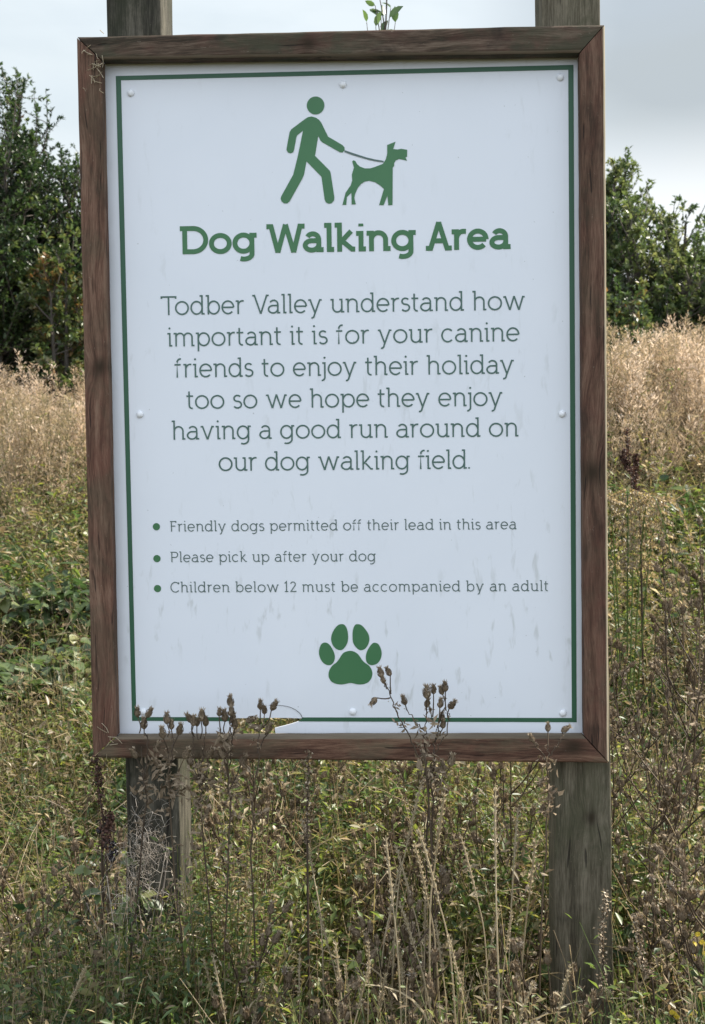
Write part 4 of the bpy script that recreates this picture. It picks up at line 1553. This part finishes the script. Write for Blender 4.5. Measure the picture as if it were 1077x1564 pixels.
thistle_from('thistle before the bottom left corner screw of the panel', -.15, (222, 1260),
             [((222, 1260), (220, 1190), (216, 1140)), ((220, 1190), (226, 1140), (222, 1120))],
             [(210, 1087, 0, 1.0, 213, 1120), (228, 1088, 30, 1.0, 221, 1110), (220, 1104, 2, 1.1, 221, 1125), (240, 1140, 20, 1.0, 221, 1190), (205, 1150, -20, 1.0, 219, 1190)], 4, group=FR, leaves=24)
thistle_from('thistle with a forked pair of heads, second along the rail from the left', -.17, (262, 1265),
             [((262, 1265), (260, 1190), (256, 1140)), ((260, 1180), (264, 1150), (262, 1125))],
             [(255, 1096, 0, 1.1, 255.5, 1125), (262, 1106, 3, .9, 262, 1128), (275, 1113, 14, 1.1, 262, 1150), (248, 1118, -8, 1.1, 257, 1150), (285, 1150, 25, 1.1, 261, 1200), (240, 1165, -25, 1.1, 260, 1205)], 5, group=FR, leaves=34)
thistle_from('clumped thistle of pale brown heads, third along the rail from the left', -.14, (308, 1265),
             [((308, 1265), (306, 1200), (304, 1150)), ((306, 1190), (312, 1150), (313, 1125)), ((305, 1190), (296, 1150), (294, 1125))],
             [(289, 1096, -35, 1.05, 296, 1122), (296, 1100, 4, 1.0, 297, 1125), (308, 1092, 6, 1.15, 306, 1128), (314, 1101, 0, 1.0, 313, 1126), (302, 1103, 15, .8, 303, 1130), (322, 1150, 25, 1.1, 308, 1200), (290, 1160, -20, 1.1, 305, 1205)], 6, group=FR, leaves=34)
thistle_from('dense thistle with stacked heads, tallest over the left half of the rail', -.13, (352, 1270),
             [((352, 1270), (350, 1200), (349, 1140), (351, 1110)), ((350, 1190), (342, 1140), (341, 1120)), ((350, 1170), (356, 1130), (357, 1118))],
             [(352, 1070, -3, 1.1, 352, 1105), (353, 1085, 4, 1.0, 352, 1108), (343, 1092, -4, 1.25 * .95, 343, 1120), (335, 1087, 4, .8, 338, 1125), (356, 1096, 10, 1.0, 354, 1122), (359, 1105, 6, 1.0, 357, 1124), (372, 1160, 30, 1.1, 351, 1205), (338, 1150, -25, 1.1, 349, 1190)], 7, group=FR, leaves=40)
thistle_from('thistle with three clean dark heads before the broken panel edge', -.15, (384, 1290),
             [((384, 1290), (388, 1220), (393, 1150), (396, 1118)), ((393, 1150), (404, 1125), (408, 1116))],
             [(398, 1076, 4, .95, 397, 1110), (404, 1084, 3, .85, 400, 1112), (419, 1077, 32, 1.05, 401, 1112), (384, 1099, 62, 1.1, 372, 1112), (390, 1111, -70, 1.1, 396, 1117), (411, 1111, 28, 1.0, 405, 1122)], 8, group=FR, leaves=16)
thistle_from('spindly thistle with three slim heads near the right end of the rail', -.16, (834, 1290),
             [((834, 1290), (838, 1220), (836, 1160), (837, 1140)), ((836, 1162), (850, 1140), (860, 1122)), ((836, 1162), (822, 1142), (815, 1132))],
             [(837, 1110, 0, .85, 837, 1140), (865, 1113, 58, .95, 859, 1123), (812, 1127, -24, .8, 816, 1135)], 9, group=FR, leaves=20)


def make_thistle(seed, H, nb, label, group, heads_per=(1, 3), leaves=16):
    """a dried thistle with a branching top"""
    r_ = np.random.default_rng(seed)
    root = empty('thistle', (0, 0, 0), label, 'thistle', group)
    Bs, Bl = Batch(), Batch()
    lean = r_.normal(0, .06, 2)
    main = curve([(0, 0, 0), (lean[0] * .3, lean[1] * .3, H * .5), (lean[0], lean[1], H * .97)], 16)
    main[1:] += r_.normal(0, .0028, (15, 3))
    tubes(Bs, main[None], np.linspace(.0023, .0011, 16)[None], r_.uniform(.2, .6), 5)
    thorn_leaves(Bl, main, leaves, r_)
    hi = 0
    ends = [(main[-1], unit(main[-1] - main[-3]))]
    for b in range(nb):
        t = r_.uniform(.42, .93)
        p = main[int(t * 15)]
        az = r_.uniform(0, 2 * PI)
        L = r_.uniform(.06, .20) * (1.3 - .7 * t) * H / .55
        d = unit(np.array([math.cos(az) * .55, math.sin(az) * .55, 1.0]))
        c = curve([p, p + d * L * .55 + np.array([math.cos(az), math.sin(az), 0]) * L * .12, p + d * L + np.array([0, 0, L * .15])], 8)
        tubes(Bs, c[None], np.linspace(.0017, .0010, 8)[None], r_.uniform(.2, .7), 4)
        thorn_leaves(Bl, c, 2, r_, size=(.010, .025))
        ends.append((c[-1], unit(c[-1] - c[-3])))
        for q in range(r_.integers(*heads_per)):
            p2 = c[r_.integers(3, 7)]
            d2 = unit(d + r_.normal(0, .45, 3))
            L2 = r_.uniform(.02, .05)
            c2 = curve([p2, p2 + d2 * L2 * .6, p2 + d2 * L2 + np.array([0, 0, .004])], 5)
            tubes(Bs, c2[None], np.linspace(.0012, .0009, 5)[None], r_.uniform(.2, .7), 4)
            ends.append((c2[-1], unit(c2[-1] - c2[-3])))
    for p, d in ends:
        put_head(root, p, d, r_.uniform(.85, 1.15), hi, fluffy=r_.uniform() < .06)
        hi += 1
    Bs.build('stem', MAT['dead_stem'], root)
    Bl.build('dead_leaves', MAT['thistle_head_brown'], root)
    return root


def copy_tree(o, parent=None):
    c = o.copy()
    COL.objects.link(c)
    if parent is not None:
        c.parent = parent
        c.matrix_parent_inverse = o.matrix_parent_inverse
    for ch in list(o.children):
        copy_tree(ch, c)
    return c


def plant_out(protos, spots, label, group):
    used = set()
    for i, (x, y, s) in enumerate(spots):
        p = protos[i % len(protos)]
        o = p if p.name not in used and not p.get('placed') else copy_tree(p)
        used.add(p.name)
        p['placed'] = 1
        o.location = (x, y, float(ground_z(x, y)) - .005)
        o.rotation_euler = (random.gauss(0, .05), random.gauss(0, .05), random.uniform(0, 6.28))
        o.scale = (s, s, s)
        if label:
            o['label'] = label
            o['group'] = group
    for p in protos:
        if 'placed' in p:
            del p['placed']


def spots_in(n, x0, x1, y0, y1, s0, s1):
    out = []
    while len(out) < n:
        x, y = random.uniform(x0, x1), random.uniform(y0, y1)
        if bool(post_clear(np.array(x), np.array(y), .02)):
            out.append((x, y, random.uniform(s0, s1)))
    return out


LR = 'dead brown thistle in the weeds right of the right post'
LL = 'dead brown thistle in the weeds left of the left post'
LM = 'dead brown thistle in the gap between the two posts'
LB = 'tall dead thistle further back up the bank'
plant_out([make_thistle(41 + k, .50 + .05 * k, 6 + k, LR, 'thistles right of the posts') for k in range(4)],
          spots_in(15, .52, 1.05, -.35, .5, .9, 1.2) + spots_in(12, .6, 1.5, .5, 1.9, 1.0, 1.4), LR, 'thistles right of the posts')
plant_out([make_thistle(51 + k, .46 + .05 * k, 5 + k, LL, 'thistles left of the posts') for k in range(3)],
          spots_in(16, -.95, -.48, -.35, .3, .8, 1.1) + spots_in(6, -1.4, -.7, .4, 1.2, .8, 1.1), LL, 'thistles left of the posts')
plant_out([make_thistle(61 + k, .44 + .04 * k, 5 + k, LM, 'thistles between the posts') for k in range(4)],
          spots_in(14, -.28, .34, -.32, -.08, .85, 1.15) + spots_in(26, -.3, .36, .15, .9, .9, 1.2) + spots_in(3, .36, .47, -.2, -.09, .7, .9), LM, 'thistles between the posts')
plant_out([make_thistle(71 + k, .62 + .06 * k, 8, LB, 'thistles up the bank') for k in range(2)],
          spots_in(6, 1.0, 1.7, 1.9, 3.2, .9, 1.2), LB, 'thistles up the bank')

LT = 'tall dark branching dead thistle standing just right of the frame'
tp = []
for px_, Y_ in ((953, .45), (992, .3), (1040, .5), (1066, .35)):
    q_ = at(px_, 1000, Y_)
    tp.append((q_[0], Y_, random.uniform(.88, 1.08)))
plant_out([make_thistle(101 + k, .92 + .07 * k, 13, LT, 'tall thistles right of the frame', (1, 4), 26) for k in range(3)], tp, LT, 'tall thistles right of the frame')


# ------------------------------------------------------------------ seeding grass stalks
def make_stalk(seed, H, label, group, spike=.07, bend=.12):
    r_ = np.random.default_rng(seed)
    root = empty('grass_stalk', (0, 0, 0), label, 'grass stalk', group)
    c = curve([(0, 0, 0), (bend * .15, 0, H * .5), (bend * .5, .01, H * .85), (bend, .02, H)], 18)
    B = Batch()
    tubes(B, c[None], np.linspace(.0016, .0009, 18)[None], r_.uniform(.2, .6), 5)
    for k in range(3):
        p = c[r_.integers(1, 8)][None]
        ribbons(B, p, np.array([[r_.normal(0, .3), r_.normal(0, .3), 1.0]]), r_.uniform(.12, .24), .004, r_.uniform(.3, .9), 6, r_.uniform(.2, .8))
    B.build('stem', MAT['straw'], root)
    B = Batch()
    K = 12
    d = unit(c[-1] - c[-3])
    s = np.array([c[-1] + d * spike * t + np.array([.03 * spike * t * t, 0, 0]) for t in np.linspace(-.1, 1, K)])
    tubes(B, s[None], (np.array([.2, .75, .95, 1, 1, 1, 1, .95, .9, .8, .6, .2]) * .0015)[None], .3, 6)
    n = 150
    t = r_.uniform(0, 1, n)
    P = s[np.minimum((t * (K - 1)).astype(int), K - 1)] + r_.normal(0, .0007, (n, 3))
    az = r_.uniform(0, 2 * PI, n)
    D = np.stack([np.cos(az), np.sin(az), np.zeros(n)], 1) + d * 1.3
    kites(B, P + unit(D) * .0015, D, r_.normal(0, 1, (n, 3)), r_.uniform(.003, .006, n), .0012, .3, r_.uniform(.25, 1, n))
    B.build('seed_spike', MAT['straw'], root)
    return root


GL = 'pale dry grass stalk with slim spike before the gap between the posts'
GS = 'pale dry grass stalk with slim spike, outside the posts'
plant_out([make_stalk(81 + k, .40 + .055 * k, GL, 'grass stalks between the posts', .055 + .012 * k, .004 + .010 * k) for k in range(4)],
          spots_in(32, -.05, .36, -.4, -.05, .9, 1.3) + spots_in(18, -.28, .05, -.4, -.05, .8, 1.15), GL, 'grass stalks between the posts')
plant_out([make_stalk(91 + k, .40 + .06 * k, GS, 'grass stalks beside the posts', .06, .02 + .03 * k) for k in range(3)],
          spots_in(8, -.95, -.48, -.5, .3, .85, 1.15) + spots_in(10, .5, .95, -.5, .3, .85, 1.2), GS, 'grass stalks beside the posts')


# ------------------------------------------------------------------ tall leafy weeds on the bank
def make_leafy(seed, H, label, group):
    r_ = np.random.default_rng(seed)
    root = empty('leafy_weed', (0, 0, 0), label, 'weed', group)
    Bs, Bl = Batch(), Batch()
    for k in range(r_.integers(5, 9)):
        a = r_.uniform(0, 6.28)
        rr = r_.uniform(.05, .26)
        hh = H * r_.uniform(.65, 1.05)
        c = curve([(math.cos(a) * rr * .3, math.sin(a) * rr * .3, 0), (math.cos(a) * rr * .7, math.sin(a) * rr * .7, hh * .5), (math.cos(a) * rr, math.sin(a) * rr, hh)], 14)
        tubes(Bs, c[None], np.linspace(.0034, .0012, 14)[None], .4, 4)
        n = 46
        t = r_.uniform(.15, 1, n) * 12.9
        i0 = t.astype(int)
        P = c[i0] + (c[i0 + 1] - c[i0]) * (t - i0)[:, None]
        az = r_.uniform(0, 6.28, n)
        D = np.stack([np.cos(az), np.sin(az), r_.normal(.1, .4, n)], 1)
        N = np.stack([-np.cos(az) * .2, -np.sin(az) * .2, np.ones(n)], 1) + r_.normal(0, .3, (n, 3))
        L = r_.uniform(.04, .085, n) * (1.2 - .5 * t / 13)
        oval_leaves(Bl, P, D, unit(N), L, L * r_.uniform(.30, .5), r_.uniform(.15, .5, n), np.clip(r_.uniform(.1, .6) + r_.normal(0, .08, n), 0, 1))
    Bs.build('stem', MAT['weed_leaf'], root)
    Bl.build('leaves', MAT['weed_leaf'], root)
    return root


WL = 'leafy green weed clump on the bank left of the frame'
WR = 'leafy green weed clump on the bank right of the frame'
plant_out([make_leafy(121 + k, .42 + .07 * k, WL, 'leafy weeds on the left bank') for k in range(4)],
          spots_in(20, -2.6, -.75, .7, 3.0, .8, 1.15) + spots_in(16, -3.0, -1.2, 2.8, 4.4, .8, 1.2), WL, 'leafy weeds on the left bank')
plant_out([make_leafy(131 + k, .40 + .06 * k, WR, 'leafy weeds on the right bank') for k in range(3)],
          spots_in(12, .75, 1.7, .8, 3.0, .7, 1.1) + spots_in(8, .9, 2.2, 2.8, 4.2, .7, 1.1), WR, 'leafy weeds on the right bank')

# ------------------------------------------------------------------ docks, brambles, odd plants
def make_dock(label, foot, Y, tips, seed, scale=1.0, mat='dock_seed'):
    """a rusty dock: stem with tight whorls of brown seed"""
    r_ = np.random.default_rng(seed)
    b = at(*foot, Y)
    zg = float(ground_z(b[0], Y)) - .01
    org = np.array([b[0], Y, zg])
    root = empty('dock', org, label, 'dock plant')
    Bs, Bd = Batch(), Batch()
    for i, tp in enumerate(tips):
        pts = [np.zeros(3)] if i == 0 else []
        pts += [at(px, py, Y + (0 if i == 0 else r_.normal(0, .02))) - org for px, py in tp]
        c = curve(pts, 24)
        tubes(Bs, c[None], np.linspace(.0036 if i == 0 else .002, .0012, 24)[None] * scale, .3, 5)
        for k in range(8 if i == 0 else 2, 24):
            n = 16
            az = r_.uniform(0, 2 * PI, n)
            w = (.013 if i == 0 else .010) * scale * (1.1 - .6 * k / 23) * r_.uniform(.5, 1.1)
            out = np.stack([np.cos(az), np.sin(az), r_.normal(0, .5, n)], 1)
            P = c[k] + out * w * r_.uniform(.1, .9, (n, 1)) + r_.normal(0, .004 * scale, (n, 3))
            kites(Bd, P, r_.normal(0, 1, (n, 3)), r_.normal(0, 1, (n, 3)), .0075 * scale, .0062 * scale, .3, r_.uniform(0, 1, n))
    Bs.build('stem', MAT['dead_stem'], root)
    Bd.build('seed_whorls', MAT[mat], root)


make_dock('dark rusty dock spike standing under the lower left corner of the frame', (158, 1420), -.05,
          [[(156, 1330), (158, 1260), (152, 1215), (149, 1185), (147, 1160)], [(157, 1300), (166, 1265), (168, 1245)]], 3, .8)
make_dock('dark brown dock spike right of the frame, above the brown bracken', (985, 860), 1.9,
          [[(978, 800), (968, 745), (961, 700), (957, 655)], [(968, 745), (971, 715), (970, 695)], [(965, 725), (954, 705), (953, 690)]], 4, 1.15)
make_dock('dark seeding dock by the bottom edge, right of the right post', (1010, 1600), -.3,
          [[(1000, 1540), (985, 1480), (975, 1430), (968, 1400)]], 6, .6, 'thistle_head_brown')
make_dock('dead seed covered stem leaning across the foot of the right post', (922, 1640), -.2,
          [[(921, 1560), (922, 1480), (920, 1420), (926, 1370)]], 7, .7, 'thistle_head_brown')
make_dock('tall thin brown mugwort stem just left of the middle under the bottom rail', (470, 1420), -.1,
          [[(470, 1350), (469, 1270), (470, 1210), (471, 1150)]], 8, .7, 'thistle_head_brown')


def make_bramble(label, px, py, Y, n_leaf, spread, seed, berries=None, ls=1.0):
    r_ = np.random.default_rng(seed)
    p = at(px, py, Y)
    zg = float(ground_z(p[0], Y)) - .02
    org = np.array([p[0], Y, zg])
    hh = p[2] - zg
    root = empty('bramble', org, label, 'bramble')
    Bc, Bl = Batch(), Batch()
    for k in range(n_leaf):
        a = r_.uniform(0, 2 * PI)
        rr = spread * r_.uniform(.1, 1) ** .6
        e = np.array([math.cos(a) * rr, math.sin(a) * rr * .8, hh * r_.uniform(.35, 1.08) - .25 * rr * r_.uniform(0, 1)])
        c = curve([(math.cos(a) * .02, math.sin(a) * .02, 0), (e[0] * .4, e[1] * .4, hh * r_.uniform(.8, 1.1)), e], 12)
        tubes(Bc, c[None], np.linspace(.003, .0012, 12)[None], r_.uniform(.2, .8), 5)
        for q in (5, 7, 9, 11):
            base = c[q]
            out = unit(np.array([r_.normal(), r_.normal() - .4, .3]))
            st = base + out * .03
            tubes(Bc, curve([base, (base + st) / 2, st], 4)[None], .0010, .5, 3)
            tn = r_.uniform(0, .85)
            for s in (-1, 0, 1):
                ang = s * 1.15
                d = np.array([out[0] * math.cos(ang) - out[1] * math.sin(ang), out[0] * math.sin(ang) + out[1] * math.cos(ang), r_.normal(-.1, .25)])
                sz = r_.uniform(.75, 1.15) * (1 if s == 0 else .82)
                oval_leaves(Bl, st[None], d[None], unit(np.array([r_.normal(0, .35), r_.normal(-.1, .35), 1.0]))[None], .062 * sz * ls, .046 * sz * ls, r_.uniform(.1, .35), np.clip(tn + r_.normal(0, .08), 0, 1))
    Bc.build('cane', MAT['dead_stem'], root)
    Bl.build('foliage', MAT['bramble_leaf'], root, smooth=True)
    if berries:
        for bx, by in berries:
            B = Batch()
            ctr = at(bx, by, -.04) - org
            n = 16
            dirs = unit(r_.normal(0, 1, (n, 3)))
            for d in dirs:
                c = ctr + d * .0048
                tubes(B, (c + np.outer(np.array([-1, -.7, 0, .7, 1]) * .0026, [0, 0, 1]))[None], np.array([[.0003, .0019, .0026, .0019, .0003]]), r_.uniform(0, 1), 6)
            B.build('berry', MAT['berry_black'], root, smooth=True)
    return root


make_bramble('broad leaved bramble left of the frame, the higher of two patches', 70, 905, 2.6, 46, .55, 21, None, 1.1)
make_bramble('bright leaved bramble patch left of the frame, nearer and lower than the other', 60, 1010, 2.05, 42, .46, 22, None, 1.0)
make_bramble('small bramble with a hanging cluster of black berries beside the left post', 176, 1300, .0, 4, .10, 23,
             [(165, 1293), (172, 1290), (168, 1303), (176, 1302), (171, 1312), (164, 1284), (160, 1262), (152, 1268)], .55)


def make_tangle(label, pxs, Y, n, seed):
    r_ = np.random.default_rng(seed)
    c0 = at(*pxs, Y)
    root = empty('dead_stem_tangle', (c0[0], Y, float(ground_z(c0[0], Y))), label, 'dead stems')
    o = np.array(root.location)
    B = Batch()
    for k in range(n * 3):
        p = c0 - o + np.array([r_.normal(0, .020), r_.normal(0, .012), r_.normal(0, .045)])
        pts = [p]
        d = np.array([r_.normal(0, .5), r_.normal(0, .3), -1.0 if r_.uniform() < .5 else 1.0])
        for q in range(4):
            d = unit(d + r_.normal(0, .55, 3))
            pts.append(pts[-1] + d * r_.uniform(.005, .018))
        tubes(B, curve(pts, 14)[None], .00030, r_.uniform(0, 1), 3)
    for k in range(5):
        pts = [np.array([r_.normal(0, .02), 0, 0]), (c0 - o) * .6 + r_.normal(0, .012, 3), c0 - o + r_.normal(0, .03, 3)]
        tubes(B, curve(pts, 14)[None], .0011, r_.uniform(0, .6), 3)
    B.build('stems', MAT['fluff'], root)


make_tangle('pale tangled mat of dead stems hanging before the left post', (218, 1300), -.06, 70, 31)
make_tangle('wispy white tangle of dead stems low on the left, beside the left post', (180, 1372), -.10, 20, 32)


def make_ragwort(label, flowers, Y, seed):
    r_ = np.random.default_rng(seed)
    b = at(flowers[0][0], 1500, Y)
    zg = float(ground_z(b[0], Y)) - .01
    org = np.array([b[0], Y, zg])
    root = empty('ragwort', org, label, 'flower')
    Bs, Bl = Batch(), Batch()
    for fx, fy in flowers:
        e = at(fx, fy, Y) - org
        c = curve([(0, 0, 0), e * np.array([.3, .3, .6]), e], 14)
        tubes(Bs, c[None], np.linspace(.0022, .001, 14)[None], .3, 5)
        n = 26
        P = c[r_.integers(3, 13, n)]
        kites(Bl, P, np.stack([r_.normal(0, 1, n), r_.normal(0, 1, n), r_.normal(.3, .4, n)], 1), r_.normal(0, .4, (n, 3)) + np.array([0, 0, 1.0]), .03, .009, .2, r_.uniform(.1, .5, n))
        for q in range(5):
            Bf = Batch()
            ctr = e + r_.normal(0, .007, 3)
            m_ = 13
            az = np.arange(m_) * 2 * PI / m_
            tl = unit(np.array([r_.normal(0, .4), -.6, .8]))
            u = unit(np.cross(tl, [1, 0, 0]))
            w = np.cross(tl, u)
            D = np.cos(az)[:, None] * u + np.sin(az)[:, None] * w + tl * .15
            kites(Bf, np.repeat(ctr[None], m_, 0), D, np.repeat(tl[None], m_, 0), .0056, .0022, .15, r_.uniform(0, 1, m_))
            Bf.build('flower_head', MAT['ragwort_yellow'], root)
    Bs.build('stem', MAT['weed_leaf'], root)
    Bl.build('leaves', MAT['weed_leaf'], root)


make_ragwort('yellow ragwort flower near the bottom right corner, the lower of two', [(1031, 1545)], -.25, 41)
make_ragwort('yellow ragwort at the right edge, the higher of two', [(1067, 1458), (1072, 1440)], -.2, 42)


def make_bracken(label, px, py, Y, seed):
    """a dead brown fern with arching fronds"""
    r_ = np.random.default_rng(seed)
    p = at(px, py, Y)
    zg = float(ground_z(p[0], Y)) - .02
    org = np.array([p[0], Y, zg])
    root = empty('bracken', org, label, 'fern')
    hh = p[2] - zg
    for k in range(7):
        a = 2 * PI * k / 7 + r_.normal(0, .3)
        B = Batch()
        L = r_.uniform(.25, .42)
        e = np.array([math.cos(a) * L, math.sin(a) * L, hh * r_.uniform(.7, 1.0) - .10])
        c = curve([(0, 0, 0), (e[0] * .35, e[1] * .35, hh * 1.05), e], 26)
        tubes(B, c[None], np.linspace(.003, .001, 26)[None], .4, 4)
        for i in range(9, 26):
            t_ = unit(c[i] - c[i - 1])
            sd_ = unit(np.cross(t_, [0, 0, 1.0]))
            for s in (-1, 1):
                ln = .10 * (1.15 - i / 26)
                m_ = 7
                q = c[i] + np.outer(np.linspace(.1, 1, m_), sd_ * s * ln + np.array([0, 0, -.35 * ln]))
                for s2 in (-1, 1):
                    kites(B, q, np.repeat((t_ * s2 + sd_ * s * .5)[None], m_, 0), r_.normal(0, .6, (m_, 3)) + np.array([0, 0, 1.0]), .018 * np.linspace(1, .5, m_), .007, .4, r_.uniform(.75, 1, m_))
        B.build('frond', MAT['weed_leaf'], root)


make_bracken('dead brown bracken curling on the bank right of the frame', 958, 790, 1.75, 51)
